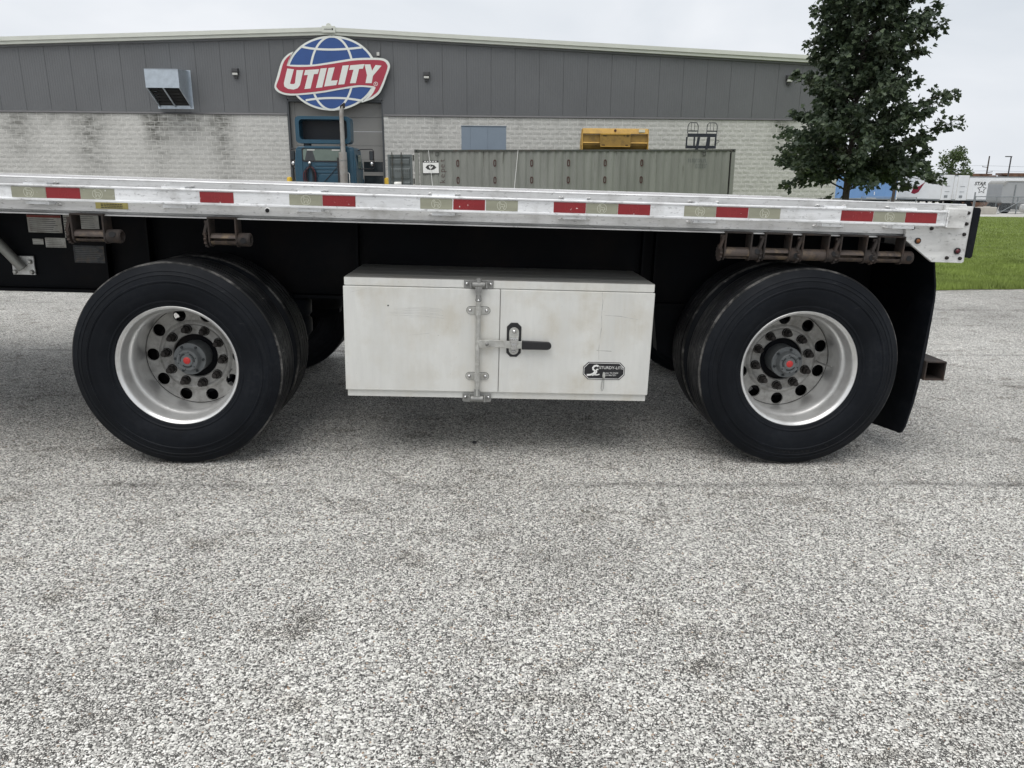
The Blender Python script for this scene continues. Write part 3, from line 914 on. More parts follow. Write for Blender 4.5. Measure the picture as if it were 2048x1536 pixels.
# locking bar
RX, RY = -.0595, BY - .021
b = MB(); b.cyl((RX, RY, .355), (RX, RY, .925), .0118, n=20); tbx(b, 'lock_rod', M['zinc'], smooth=50)
b = MB(); b.lathe([(0, .0125), (.09, .0125), (.11, .016), (.115, .010)], 16, Matrix.Translation((RX, RY, .885)) @ Matrix.Rotation(-pi / 2, 4, 'X') @ Matrix.Translation((0, -.06, 0)))
b.box(RX - .012, RX + .012, RY - .008, RY + .008, .868, .905); tbx(b, 'rod_collar', M['zincd'], smooth=40)
for zc, s_ in ((.913, 1), (.340, -1)):
    k = MB(); k.prism([(RX - .072, zc - .020), (RX - .062, zc - .024), (RX + .062, zc - .024), (RX + .072, zc - .020), (RX + .072, zc + .020), (RX - .072, zc + .020)], BY + .001, BY + .0072)
    k.box(RX - .042, RX - .034, BY - .034, BY + .0008, zc - .016, zc + .014); k.box(RX + .034, RX + .042, BY - .034, BY + .0008, zc - .016, zc + .014)
    tbx(k, 'keeper', M['zincd'], bevel=.002)
    k = MB(); k.cyl((RX - .031, RY, zc), (RX + .031, RY, zc), .0145, n=16)
    k.prism([(RX - .019, zc - .002), (RX - .012, zc - s_ * .05), (RX + .012, zc - s_ * .05), (RX + .019, zc - .002)], RY - .011, RY + .011)
    tbx(k, 'cam_end', M['zincd'], smooth=40)
    for dx in (-.058, .058):
        h = MB(); h.lathe([(-.006, 0), (-.005, .005), (-.001, .0078), (0.0008, .0078)], 12, Matrix.Translation((RX + dx, BY + .0005, zc + .002))); tbx(h, 'rivet', M['chrome'], smooth=60)
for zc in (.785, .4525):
    k = MB()
    pts = arcpts(RX - .039, zc, .0185, 90, 270, 8) + arcpts(RX + .039, zc, .0185, -90, 90, 8)
    k.prism(pts, BY - .0045, BY - .0006)
    k.lathe([(-.020, .0165), (.020, .0165), (.020, .0122), (-.020, .0122)], 20, Matrix.Translation((RX, RY, zc)) @ Matrix.Rotation(pi / 2, 4, 'X'), closed=True)
    tbx(k, 'rod_bracket', M['zinc'], smooth=35)
    k = MB(); k.prism(arcpts(RX - .039, zc, .0202, 90, 270, 8) + arcpts(RX + .039, zc, .0202, -90, 90, 8), BY - .0008, BY - .0003); tbx(k, 'bracket_gap_shadow', M['ink'])  # dark backing plate added as gap shadow and grime outline round the bracket
    for dx in (-.040, .040):
        h = MB(); h.lathe([(-.0055, 0), (-.0045, .005), (-.001, .0082), (.0008, .0082)], 12, Matrix.Translation((RX + dx, BY - .0045, zc))); tbx(h, 'rivet', M['chrome'], smooth=60)
b = MB(); b.lathe([(-.006, 0), (-.005, .0045), (0, .007), (.001, .007)], 12, Matrix.Translation((RX, RY - .0115, .838))); tbx(b, 'rivet', M['chrome'], smooth=60)
# lever, grip, hasp on its black octagonal pad
pad = MB(); px0, px1, pz0, pz1, c_ = .083, .155, .556, .728, .02
pad.prism([(px0 + c_, pz0), (px1 - c_, pz0), (px1, pz0 + c_), (px1, pz1 - c_), (px1 - c_, pz1), (px0 + c_, pz1), (px0, pz1 - c_), (px0, pz0 + c_)], BY - .0050, BY - .0006)
tbx(pad, 'lock_pad', M['blackp'], bevel=.002)
hp = MB(); hx = .119
hp.prism(arcpts(hx, .682, .024, 0, 180, 10) + arcpts(hx, .592, .024, 180, 360, 10), BY - .0095, BY - .0056)
hp.prism([(hx - .021, .648), (hx + .021, .648), (hx + .021, .662), (hx - .021, .662)], BY - .022, BY - .0098)
tbx(hp, 'hasp', M['zinc'], smooth=30)
hk = MB(); hk.box(hx - .0195, hx + .0195, BY - .034, BY - .0302, .628, .655); hk.box(hx - .0135, hx + .0135, BY - .034, BY - .030, .598, .6275); tbx(hk, 'hasp_catch', M['chrome'], bevel=.002)
for zr in (.686, .586):
    h = MB(); h.lathe([(-.008, 0), (-.006, .006), (0, .0098), (.001, .0098)], 14, Matrix.Translation((hx, BY - .0095, zr))); tbx(h, 'rivet', M['chrome'], smooth=60)
lv = MB(); pts = [(-.045, .624), (0.0, .626), (.06, .625), (.10, .621), (.20, .622)]
lv.prism([(x, z - .0185) for x, z in pts] + [(x, z + .0185) for x, z in reversed(pts)], BY - .0285, BY - .0225)
tbx(lv, 'lever', M['zinc'], bevel=.002)
gr = MB(); gr.prism([(.158, .600), (.285, .601)] + arcpts(.285, .6205, .0195, -90, 90, 8) + [(.158, .6435)], BY - .036, BY - .0165)
tbx(gr, 'grip', M['blackp'], bevel=.006)
ln = MB(); ln.prism(arcpts(-.018, .624, .020, -90, 90, 8) + [(-.05, .644), (-.062, .634), (-.05, .604)], BY - .035, BY - .0292); tbx(ln, 'lever_link', M['zinc'], bevel=.0015)
h = MB(); h.lathe([(-.0065, 0), (-.005, .006), (0, .009), (.001, .009)], 14, Matrix.Translation((-.014, BY - .035, .624))); tbx(h, 'pivot_pin', M['zincd'], smooth=60)
# name plate
def octo(x0, x1, z0, z1, c): return [(x0 + c, z0), (x1 - c, z0), (x1, z0 + c), (x1, z1 - c), (x1 - c, z1), (x0 + c, z1), (x0, z1 - c), (x0, z0 + c)]
nx0, nx1, nz0, nz1 = .472, .683, .4475, .537
b = MB(); b.prism(octo(nx0, nx1, nz0, nz1, .025), BY - .0022, BY - .0006)
b2 = b.build('name_plate', M['blackp'], toolbox)
rim = MB(); v, f = curve_plate([octo(nx0 + .0035, nx1 - .0035, nz0 + .0035, nz1 - .0035, .024), octo(nx0 + .006, nx1 - .006, nz0 + .006, nz1 - .006, .0232)], 0)
rim.add(v, f, facing(0, BY - .0028, 0)); rim.build('plate_border', M['white'], toolbox)
tx = MB()
for s_, sz, x, z, off in (('STURDY-LITE', .0208, .6135, .509, .0), ('Bristol, TN 37620', .0105, .612, .482, 0.0), ('423-968-7021', .0105, .612, .4705, 0.0)):
    v, f = curve_plate(None, 0, text=s_, size=sz, offset=off); tx.add(v, f, facing(x, BY - .0029, z))
tx.build('plate_lettering', M['white'], toolbox)
sl = MB()
for line, w in (([(.549, .515), (.540, .520), (.528, .517), (.521, .508), (.523, .499), (.532, .493), (.531, .485), (.522, .476), (.508, .471), (.492, .470)], .0095),
                ([(.549, .500), (.541, .499), (.538, .494), (.541, .487), (.534, .476), (.522, .470), (.518, .4695)], .0075), ([(.530, .4715), (.545, .4715), (.556, .475)], .0055)):
    v, f = stroke(line, w); sl.add(v, f, facing(0, BY - .0029, 0))
sl.build('plate_monogram', M['white'], toolbox)
sm = MB(); sm.prism([(.574, .452), (.583, .451), (.586, .47), (.581, .486), (.574, .487), (.571, .47)], BY - .0055, BY - .003); sm.build('sealant_smear', M['zinc'], toolbox)
wt = MB(); wt.tube([(.576, BY - .006, .463), (.570, BY - .007, .435), (.568, BY - .008, .402), (.574, BY - .008, .388), (.579, BY - .008, .402), (.580, BY - .007, .436), (.580, BY - .006, .458)], .0013, 6)
wt.build('wire_loop', M['zincd'], toolbox, smooth=60)
# scrapes on the doors
scr = MB(); rnd = random.Random(21)
for k in range(7):
    z = .79 - k * .008 + rnd.uniform(-.002, .002); x0 = -.46 + rnd.uniform(-.04, .1); x1 = -.24 + rnd.uniform(-.03, .02)
    v, f = stroke([(x0, z), ((x0 + x1) / 2, z + .004), (x1, z - .003)], .0011); scr.add(v, f, facing(0, BY - .0004, 0))
for line, w in (([(.545, .888), (.552, .84), (.549, .78), (.553, .72), (.547, .64), (.545, .60), (.549, .55)], .003), ([(.565, .775), (.64, .772), (.73, .757)], .0028), ([(.535, .597), (.61, .594)], .004), ([(-.40, .653), (-.30, .665)], .0012), ([(-.68, .86), (-.60, .90 - .02)], .001)):
    v, f = stroke(line, w); scr.add(v, f, facing(0, BY - .0004, 0))
so_ = scr.build('door_scrapes', M['scrape'], toolbox); so_['kind'] = 'stuff'
b = MB(); b.cyl((-.50, BY - .0006, .7985), (-.50, BY + .003, .7985), .004, n=9); b.build('door_hole', M['dark'], toolbox)

# ================================================================== the building behind
WY = 35.63                      # wall plane
BL, BR = -29.9, 16.30           # wall ends
PKX, PKZ, SLP = -6.81, 7.83, .0402
def gable(x): return PKZ - SLP * abs(x - PKX)
DX0, DX1, DZ = -8.87, -4.655, 4.885      # overhead door opening
SB = 4.245                      # top of the block, bottom of the siding
building = thing('building', 'grey sided and split face block warehouse with low gable roof', 'building', (PKX, WY, 0))
BINV = Matrix.Translation((-PKX, -WY, 0))
def bb(mb, name, mat, smooth=None, bevel=0, parent=None):
    o = mb.build(name, mat, parent or building, smooth, bevel)
    if parent is None: o.matrix_parent_inverse = BINV
    return o

def m_block():
    m, nt, b = nmat('split_face_block')
    g = NG(nt); p = g.pos()
    xyz = g.n('ShaderNodeSeparateXYZ'); g.l(p, xyz.inputs[0])
    n1 = g.noise(p, 26, 5, .65); n2 = g.noise(g.mapv(p, (2.4, 2.4, 4.9)), 1.0, 2)
    c = g.mix(g.ramp(n1, [(.3, 0.), (.7, 1.)]), (.40, .396, .376), (.555, .55, .525))
    c = g.mix(g.math('MULTIPLY', g.ramp(n2, [(.5, 0.), (.8, 1.)]), .35), c, (.25, .25, .235))
    # water stains that run down from the flashing
    tot = None
    wob = g.math('MULTIPLY', g.math('SUBTRACT', g.noise(g.mapv(p, (.8, .8, 1.6)), 1.0, 4), .5), 1.3)
    for sx, w, length, amt in ((-20.75, 1.1, 2.2, .85), (-19.2, .9, .7, .6), (-17.75, .95, 4.0, .95), (-16.9, .7, 1.0, .5), (-14.75, .7, 2.6, 1.2), (-13.5, 1.9, 1.3, .95), (-11.75, .9, 3.6, 1.0), (-2.35, .4, 2.6, .45), (-.9, .3, 1.7, .3), (13.4, .8, 1.6, .8), (10.5, .3, 2.2, .3), (4.3, .3, 1.5, .25), (1.4, .25, 1.2, .2)):
        d = g.math('ABSOLUTE', g.math('SUBTRACT', g.math('ADD', xyz.outputs[0], wob), sx))
        k = g.math('SUBTRACT', 1.0, g.math('DIVIDE', d, w), clamp=True)
        k = g.math('MULTIPLY', k, g.math('SUBTRACT', 1.15, g.math('DIVIDE', g.math('SUBTRACT', SB, xyz.outputs[2]), length), clamp=True))
        k = g.math('MULTIPLY', k, amt)
        tot = k if tot is None else g.math('ADD', tot, k)
    br = g.noise(g.mapv(p, (2.2, 2.2, 6)), 1.0, 6, .7)
    tot = g.math('MULTIPLY', tot, g.ramp(br, [(.34, .1), (.62, 1.05)]), clamp=True)
    tot = g.math('MULTIPLY', tot, .95)
    c = g.mix(tot, c, (.085, .085, .075))
    g.l(c, b.inputs['Base Color'])
    b.inputs['Roughness'].default_value = .9
    b.inputs['Specular IOR Level'].default_value = .2
    g.bump(n1, .5, .01, b)
    return m
M['block'] = m_block()
M['mortar'] = simple('pale_mortar', (.72, .715, .68), .9, 0, .08, 3)
M['siding'] = m_siding()
M['flash'] = simple('dark_flashing', (.075, .075, .078), .5, .1, .1, 2)
M['trim'] = simple('cream_roof_trim', (.56, .575, .52), .5, 0, .05, 1.5)
M['door'] = simple('taupe_overhead_door', (.22, .218, .208), .55, 0, .04, 1)
M['jamb'] = simple('dark_door_jamb', (.055, .06, .065), .5, 0, .1, 2)
M['glass'] = simple('dark_glass', (.02, .025, .028), .12, 0, .3, 3)
M['roof'] = simple('roof_membrane', (.5, .5, .48), .7, 0, .05, 1)
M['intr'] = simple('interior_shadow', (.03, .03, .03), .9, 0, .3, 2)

# mortar backing behind the joints, with the door opening left free; side and back walls; roof
b = MB(); b.box(BL, DX0 - .02, WY + .005, WY + .3, -1.2, SB); b.box(DX1 + .02, BR, WY + .005, WY + .3, -1.2, SB); bb(b, 'wall', M['mortar'])
b = MB(); b.box(BL, BL + .3, WY + .3005, WY + 60, -1.5, gable(BL) - .2); bb(b, 'side_wall', M['siding'])
b = MB(); b.box(BR - .3, BR, WY + .3005, WY + 60, -1.5, gable(BR) - .2); bb(b, 'side_wall', M['siding'])
b = MB(); b.box(BL, BR, WY + 60.001, WY + 60.3, -1.5, gable(BL) - .2); bb(b, 'back_wall', M['siding'])
for x0, x1 in ((BL - .2, PKX), (PKX, BR + .2)):
    b = MB(); b.prism([(x0, gable(x0) - .12), (x1, gable(x1) - .12), (x1, gable(x1) - .02), (x0, gable(x0) - .02)], WY - .04, WY + 60.5); bb(b, 'roof', M['roof'])
# split-face blocks: 16 x 8 inch, running bond; the 300 that show largest are single parts
BW, BH, J = .4064, .2032, .016
def block_mesh(seed):
    rr = random.Random(seed); mb = MB()
    w, h = BW - J, BH - J
    nx, nz = 4, 2
    v = []
    for k in range(nz + 1):
        for i in range(nx + 1):
            edge = i in (0, nx) or k in (0, nz)
            dx = 0 if i in (0, nx) else rr.uniform(-.022, .022); dz = 0 if k in (0, nz) else rr.uniform(-.018, .018)
            v.append((w * i / nx + dx - w / 2, -(rr.uniform(.0, .005) if edge else rr.uniform(.006, .02)), h * k / nz + dz - h / 2))
    f = []
    for k in range(nz):
        for i in range(nx):
            a, b_, c, d = k * (nx + 1) + i, k * (nx + 1) + i + 1, (k + 1) * (nx + 1) + i + 1, (k + 1) * (nx + 1) + i
            f += [(a, b_, c), (a, c, d)] if rr.random() < .5 else [(a, b_, d), (b_, c, d)]
    # sides back to the mortar
    ring = [i for i in range(nx + 1)] + [(nx + 1) * k + nx for k in range(1, nz + 1)] + [(nx + 1) * nz + i for i in range(nx - 1, -1, -1)] + [(nx + 1) * k for k in range(nz - 1, 0, -1)]
    o = len(v)
    for r_ in ring: v.append((v[r_][0], .016, v[r_][2]))
    n = len(ring)
    for q in range(n): f.append((ring[q], o + q, o + (q + 1) % n, ring[(q + 1) % n]))
    return v, f
BV = [block_mesh(100 + k) for k in range(10)]
BM = []
for v, f in BV:
    mb = MB(); mb.add(v, f); BM.append(mb.mesh('block', M['block']))
blocks = []
rr = random.Random(9)
ztop = SB - .118
for row in range(26):
    zc = ztop - BH * (row + .5) if row >= 0 else 0
    half_ = row % 2
    x = BR - BW / 2 - (BW / 2 if half_ else 0)
    if half_: blocks.append((BR - BW / 4, zc, .5, 1.0))
    while x > BL:
        x0, x1 = x - BW / 2, x + BW / 2
        if x1 <= DX0 - .01 or x0 >= DX1 + .01: blocks.append((x, zc, 1.0, 1.0))
        elif x0 < DX0 - .01 < x1: blocks.append(((x0 + DX0 - .01) / 2, zc, (DX0 - .01 - x0) / BW, 1.0))
        elif x0 < DX1 + .01 < x1: blocks.append(((x1 + DX1 + .01) / 2, zc, (x1 - DX1 - .01) / BW, 1.0))
        x -= BW
# the cut top course
x = BR - BW / 2
while x > BL:
    if x + BW / 2 < DX0 or x - BW / 2 > DX1: blocks.append((x, SB - .118 / 2, 1.0, .107 / (BH - J) ))
    x -= BW
def rank(b_):
    x, z = b_[0], b_[1]
    vis = z > 1.15 and x > -21.6 and not (-4.4 < x < 11.2 and z < 2.9) and not (x > 12.6 and z > 2.2)
    return (0 if vis else 1, sqrt(x * x + WY * WY) if vis else 0)
blocks.sort(key=rank)
rest = MB()
for k, (x, z, sx, sz) in enumerate(blocks):
    if sx < .08: continue
    q = rr.randrange(10); sgn = rr.choice((1, -1))
    if k < 300:
        o = place('block', BM[q], building); o.matrix_parent_inverse = BINV
        o.location = (x, WY, z); o.scale = (sx if sx == 1 else (sx * BW - J) / (BW - J), 1, sz)
        if sgn < 0: o.rotation_euler = (0, pi, 0)
    else:
        Mx = Matrix.Translation((x, WY, z)) @ Matrix.Diagonal(((sx if sx == 1 else (sx * BW - J) / (BW - J)), 1, sz, 1))
        if sgn < 0: Mx = Mx @ Matrix.Rotation(pi, 4, 'Y')
        rest.add(*BV[q], Mx)
o = bb(rest, 'block_courses', M['block']); o['kind'] = 'stuff'
# siding panels, each a ribbed sheet cut to the gable
pw = 1.075
x = -20.233 - pw * 10
while x < BR:
    x0, x1 = max(BL, x), min(BR, x + pw)
    if x1 - x0 > .05:
        segs = [(x0, x1)]
        if x0 < DX0 < x1: segs = [(x0, DX0), (DX0, x1)]
        elif x0 < DX1 < x1: segs = [(x0, DX1), (DX1, x1)]
        for a, c in segs:
            low = DZ + .04 if (a >= DX0 - .001 and c <= DX1 + .001) else SB + .075
            b = MB(); n = 10; cols = [(a + .003, .008)]
            for k in range(n):
                u0 = a + .009 + (c - a - .018) * k / n; du = (c - a - .018) / n
                cols += [(u0, .0), (u0 + du * .75, .0), (u0 + du * .80, .0035), (u0 + du * .95, .0035)]
            cols += [(c - .009, 0.), (c - .003, .008)]
            v = []; f = []
            for (u, d) in cols: v += [(u, WY - .02 + d, low), (u, WY - .02 + d, gable(u) - .34)]
            for k in range(len(cols) - 1): f.append((2 * k, 2 * k + 2, 2 * k + 3, 2 * k + 1))
            b.add(v, f); bb(b, 'siding_panel', M['siding'])
    x += pw
b = MB(); b.prism([(BL, SB + .0), (DX0, SB), (DX0, DZ + .04), (DX1, DZ + .04), (DX1, SB), (BR, SB), (BR, gable(BR) - .3), (PKX, PKZ - .3), (BL, gable(BL) - .3)], WY + .002, WY + .25)
bb(b, 'siding_backing', M['siding'])
for x0, x1 in ((BL, DX0 - .03), (DX1 + .03, BR)):
    b = MB(); b.prism([(-.055 + WY, SB + .002), (WY - .058, SB + .02), (WY - .022, SB + .078), (WY + .001, SB + .078), (WY + .001, SB + .002)], x0, x1, Matrix(((0, 1, 0, 0), (1, 0, 0, 0), (0, 0, 1, 0), (0, 0, 0, 1)))); bb(b, 'flashing', M['flash'])
for x0, x1 in ((BL - .25, PKX), (PKX, BR + .25)):
    for z0, z1, y0, nm in ((-.165, 0, -.30, 'rake_gutter'), (-.29, -.172, -.235, 'rake_trim'), (-.375, -.297, -.10, 'rake_soffit')):
        b = MB(); b.prism([(x0, gable(x0) + z0), (x1, gable(x1) + z0), (x1, gable(x1) + z1), (x0, gable(x0) + z1)], WY + y0, WY - .001)
        bb(b, nm, M['trim'] if nm != 'rake_soffit' else M['siding'])
b = MB(); b.box(PKX - .29, PKX + .29, WY - .36, WY - .305, PKZ - .235, PKZ + .045); o = bb(b, 'ridge_plate', M['trim'], bevel=.02)
b = MB(); rr = random.Random(4)
x = PKX - .19
while x < PKX + .1:
    b.box(x, x + .02, WY - .364, WY - .361, PKZ - .12, PKZ - .075); x += .034
b.box(PKX + .13, PKX + .2, WY - .364, WY - .361, PKZ - .13, PKZ - .055); bb(b, 'ridge_plate_print', M['ink'])
b = MB(); b.lathe([(-.02, 0), (-.02, .11), (.02, .12), (.02, 0)], 24, Matrix.Translation((PKX - .02, WY - .2, PKZ + .06))); bb(b, 'ridge_cap', M['trim'], smooth=40)
# overhead door in its recess
b = MB(); b.box(DX0 - .03, DX0 + .055, WY - .012, WY + .35, -.2, DZ); b.box(DX1 - .055, DX1 + .03, WY - .012, WY + .35, -.2, DZ); b.box(DX0 + .0555, DX1 - .0555, WY - .012, WY + .35, DZ - .06, DZ + .038)
bb(b, 'door_jamb', M['jamb'])
b = MB(); b.box(DX0 + .056, DX0 + .25, WY + .24, WY + .30, -.2, DZ - .062); bb(b, 'door_track', M['door'])
ph = .61
z = DZ - .065
k = 0
dpan = []
while z > .1:
    z0 = max(0.02, z - ph)
    b = MB(); x0, x1 = DX0 + .252, DX1 - .056
    if k in (4, 5, 6):      # glazed sections
        b.box(x0, x1, WY + .27, WY + .31, z0, z0 + .07); b.box(x0, x1, WY + .27, WY + .31, z - .09, z - .006)
        nwin = 4; ww = (x1 - x0) / nwin
        for q in range(nwin + 1):
            xa = x0 + ww * q
            b.box(max(x0, xa - .05), min(x1, xa + .05), WY + .2702, WY + .3098, z0 + .0702, z - .0902)
        o = bb(b, 'door_section', M['door'])
        for q in range(nwin):
            gb = MB(); gb.box(x0 + ww * q + .051, x0 + ww * (q + 1) - .051, WY + .285, WY + .295, z0 + .071, z - .091); gb.build('window_pane', M['glass'], o)
    else:
        b.extr([(WY + .27, z0 + .004), (WY + .27, z - .012), (WY + .284, z - .004), (WY + .31, z - .004), (WY + .31, z0 + .004)], x0, x1)
        bb(b, 'door_section', M['door'])
    z -= ph; k += 1

# ---- the big sign
sa, sb_ = (2.75944e-3, -1.3909e-4, -9.37144), (3.2778e-5, -2.58818e-3, 7.70274)
def sg(p): return (sa[0] * p[0] + sa[1] * p[1] + sa[2], sb_[0] * p[0] + sb_[1] * p[1] + sb_[2])
SY = WY - .25
sign = thing('wall_sign', 'round globe sign with red ribbon reading UTILITY on the gable wall', 'sign', (-6.78, SY, 4.4))
SINV = Matrix.Translation((6.78, -SY, -4.4))
M['s_white'] = simple('sign_white', (.68, .70, .66), .5, 0, .03, 2)
M['s_blue'] = simple('sign_blue', (.022, .07, .235), .45, 0, .05, 2)
M['s_red'] = simple('sign_red', (.35, .03, .055), .45, 0, .05, 2)
M['s_edge'] = simple('sign_edge', (.32, .31, .25), .5, 0, .05, 2)
def sgn_part(name, mat, polys, y0, y1, bevel=0):
    b = MB()
    for p in polys: b.prism([sg(q) for q in p], y0, y1)
    o = b.build(name, mat, sign, bevel=bevel); o.matrix_parent_inverse = SINV; return o
def spl(pts, n=6, closed=True):
    out = []; N = len(pts)
    for i in range(N if closed else N - 1):
        p0, p1, p2, p3 = pts[(i - 1) % N] if closed or i else pts[i], pts[i], pts[(i + 1) % N], pts[(i + 2) % N] if closed or i < N - 2 else pts[(i + 1) % N]
        for k in range(n):
            t = k / n
            out.append(tuple(.5 * ((2 * p1[j]) + (-p0[j] + p2[j]) * t + (2 * p0[j] - 5 * p1[j] + 4 * p2[j] - p3[j]) * t * t + (-p0[j] + 3 * p1[j] - 3 * p2[j] + p3[j]) * t ** 3) for j in (0, 1)))
    if not closed: out.append(pts[-1])
    return out
GC, GA, GB = (975, 683), 712, 590
sgn_part('globe_backing', M['s_white'], [[(GC[0] + GA * cos(t * 2 * pi / 96), GC[1] + GB * sin(t * 2 * pi / 96)) for t in range(96)]], SY - .03, SY + .1)
def blue_cell(u0, u1, v0, v1):
    """cell of the globe between two meridians (u, -1..1) and two parallels (zoom y curves)"""
    pts = []
    def par(yc, bow, x): return yc + bow * (1 - ((x - GC[0]) / 500) ** 2)
    return pts
# blue face, then white meridians and parallels laid over it
sgn_part('globe_face', M['s_blue'], [[(GC[0] + (GA - 33) * cos(t * 2 * pi / 96), GC[1] + (GB - 32) * sin(t * 2 * pi / 96)) for t in range(96)]], SY - .036, SY - .0302)
def strip(pts, w, lay=0.0):
    P = [Vector(p) for p in pts]; L = []; R_ = []
    for i in range(len(P)):
        d = (P[min(i + 1, len(P) - 1)] - P[max(i - 1, 0)]).normalized(); q = Vector((-d.y, d.x)) * w / 2
        L.append(tuple(P[i] + q)); R_.append(tuple(P[i] - q))
    b = MB(); n = len(L)
    v = [(*[0] * 0, sg(p)[0], SY - .041 - lay, sg(p)[1]) for p in L] + [(sg(p)[0], SY - .041 - lay, sg(p)[1]) for p in R_]
    v += [(x, SY - .0362 - lay, z) for (x, y, z) in v]
    f = []
    for i in range(n - 1):
        f += [(i, i + 1, n + i + 1, n + i), (i, 2 * n + i, 2 * n + i + 1, i + 1), (n + i, n + i + 1, 3 * n + i + 1, 3 * n + i)]
    b.add(v, f); o = b.build('globe_line', M['s_white'], sign); o.matrix_parent_inverse = SINV
for sgn_ in (-1, 1):
    strip([(GC[0] + sgn_ * 335 * cos(a), GC[1] + (GB - 12) * sin(a)) for a in [(-88 + 4 * k) * pi / 180 for k in range(45)]], 33)
strip(spl([(488, 262), (700, 297), (960, 308), (1220, 297), (1440, 275)], 6, False), 33, .003)
strip(spl([(560, 1108), (720, 1085), (930, 1072), (1200, 1078), (1470, 1117)], 6, False), 33, .003)
rib_out = spl([(375, 340), (300, 375), (220, 450), (170, 545), (110, 745), (72, 870), (85, 935), (150, 990), (270, 1026), (440, 1027), (800, 992), (1100, 940), (1390, 898), (1500, 898)], 5, False) + [(1618, 908)] + \
    spl([(1606, 945), (1560, 1025), (1480, 1115), (1440, 1150)], 4, False) + spl([(1620, 1088), (1725, 1005), (1785, 890), (1840, 735), (1888, 590), (1880, 520), (1830, 465), (1745, 440), (1580, 436), (1320, 446), (1000, 496), (700, 541), (480, 548), (345, 545)], 5, False) + [(284, 548), (312, 450)]
sgn_part('ribbon_border', M['s_white'], [rib_out], SY - .052, SY - .002)
rib_in = spl([(342, 378), (262, 450), (208, 545), (150, 745), (103, 870), (115, 915), (165, 962), (270, 994), (440, 998), (800, 962), (1100, 912), (1390, 868), (1640, 882)], 5, False) + [(1672, 905)] + \
    spl([(1640, 975), (1590, 1050), (1535, 1092)], 4, False) + spl([(1610, 1050), (1700, 975), (1752, 880), (1808, 735), (1852, 590), (1845, 545), (1812, 500), (1740, 475), (1580, 470), (1320, 480), (1000, 528), (700, 570), (480, 580), (330, 572)], 5, False) + [(268, 560), (300, 470)]
sgn_part('ribbon', M['s_red'], [rib_in], SY - .058, SY - .0522)
L_ = {
 'U': [(278, 605), (382, 618), (318, 838), (330, 850), (378, 850), (396, 835), (424, 630), (530, 630), (474, 868), (440, 915), (372, 938), (282, 925), (228, 888), (220, 838)],
 'T': [(560, 630), (780, 615), (755, 690), (695, 694), (640, 920), (543, 930), (600, 706), (538, 710)],
 'I': [(800, 605), (898, 597), (825, 902), (725, 913)],
 'L': [(925, 598), (1022, 585), (965, 797), (1070, 790), (1046, 866), (856, 890)],
 'J': [(1145, 560), (1245, 552), (1175, 852), (1077, 860)],
 'V': [(1268, 555), (1490, 535), (1466, 608), (1405, 612), (1355, 835), (1262, 838), (1318, 624), (1249, 628)],
 'Y': [(1491, 541), (1582, 540), (1611, 640), (1664, 550), (1760, 560), (1626, 720), (1606, 836), (1509, 835), (1531, 710)]}
for k_, p in L_.items(): sgn_part('letter', M['s_white'], [p], SY - .064, SY - .0582)
b = MB(); v, f = stroke([sg(p) for p in circ(1670, 848, 30, 20)], .02, True); b.add(v, f, facing(0, SY - .0586, 0))
v, f = curve_plate(None, 0, text='R', size=.10, offset=.003); cx, cz = sg((1670, 848)); b.add(v, f, facing(cx, SY - .0586, cz))
o = b.build('registered_mark', M['s_white'], sign); o.matrix_parent_inverse = SINV
# stand-off brackets back to the wall
for q in ((500, 500), (1400, 500), (700, 950), (1250, 950)):
    x, z = sg(q); b = MB(); b.box(x - .04, x + .04, SY + .101, WY - .021, z - .04, z + .04); o = b.build('stand_off', M['s_edge'], sign); o.matrix_parent_inverse = SINV

# ---- exhaust hood
M['galv'] = simple('galvanised_sheet', (.44, .49, .54), .38, .55, .1, 5, .05, 40, (.36, .40, .44), 6, .5)
hood = thing('exhaust_hood', 'galvanised exhaust hood with twin dark openings on the grey siding', 'vent', (-13.75, WY - .02, 4.5))
HI = Matrix.Translation((13.75, -(WY - .02), -4.5))
def hd(mb, nm, mt, bevel=0):
    o = mb.build(nm, mt, hood, bevel=bevel); o.matrix_parent_inverse = HI; return o
hx0, hx1, hy = -14.47, -13.06, WY - 1.22
Yw = WY - .022
b = MB(); b.prism([(hx0 + .012, 5.235), (hx1 - .012, 5.235), (hx1 - .012, 5.925), (hx0 + .012, 5.925)], hy, hy + .02); hd(b, 'front_sheet', M['galv'])
b = MB(); b.add([(hx0, hy, 5.935), (hx1, hy, 5.935), (hx1, Yw, 6.02), (hx0, Yw, 6.02), (hx0, hy, 5.95), (hx1, hy, 5.95), (hx1, Yw, 6.035), (hx0, Yw, 6.035)], [(0, 3, 2, 1), (4, 5, 6, 7), (0, 1, 5, 4), (1, 2, 6, 5), (2, 3, 7, 6), (3, 0, 4, 7)]); hd(b, 'top_sheet', M['galv'])
for xs_ in (hx0, hx1 - .012):
    b = MB(); b.add([(xs_ + dx, y, z) for dx in (0, .012) for (y, z) in ((hy, 5.20), (hy, 5.934), (Yw, 6.019), (Yw, 4.52))], [(0, 1, 2, 3), (7, 6, 5, 4), (0, 4, 5, 1), (1, 5, 6, 2), (2, 6, 7, 3), (3, 7, 4, 0)]); hd(b, 'side_sheet', M['galv'])
b = MB()
for xs_, w in ((hx0 + .0125, .03), ((hx0 + hx1) / 2 - .03, .06), (hx1 - .0425, .03)):
    b.add([(xs_ + dx, y, z) for dx in (0, w) for (y, z) in ((hy + .021, 5.20), (hy + .021, 5.24), (Yw, 4.56), (Yw, 4.52))], [(0, 1, 2, 3), (7, 6, 5, 4), (0, 4, 5, 1), (1, 5, 6, 2), (2, 6, 7, 3), (3, 7, 4, 0)])
b.box(hx0, hx1, hy - .012, hy - .001, 5.195, 5.235)
hd(b, 'opening_frame', M['galv'])
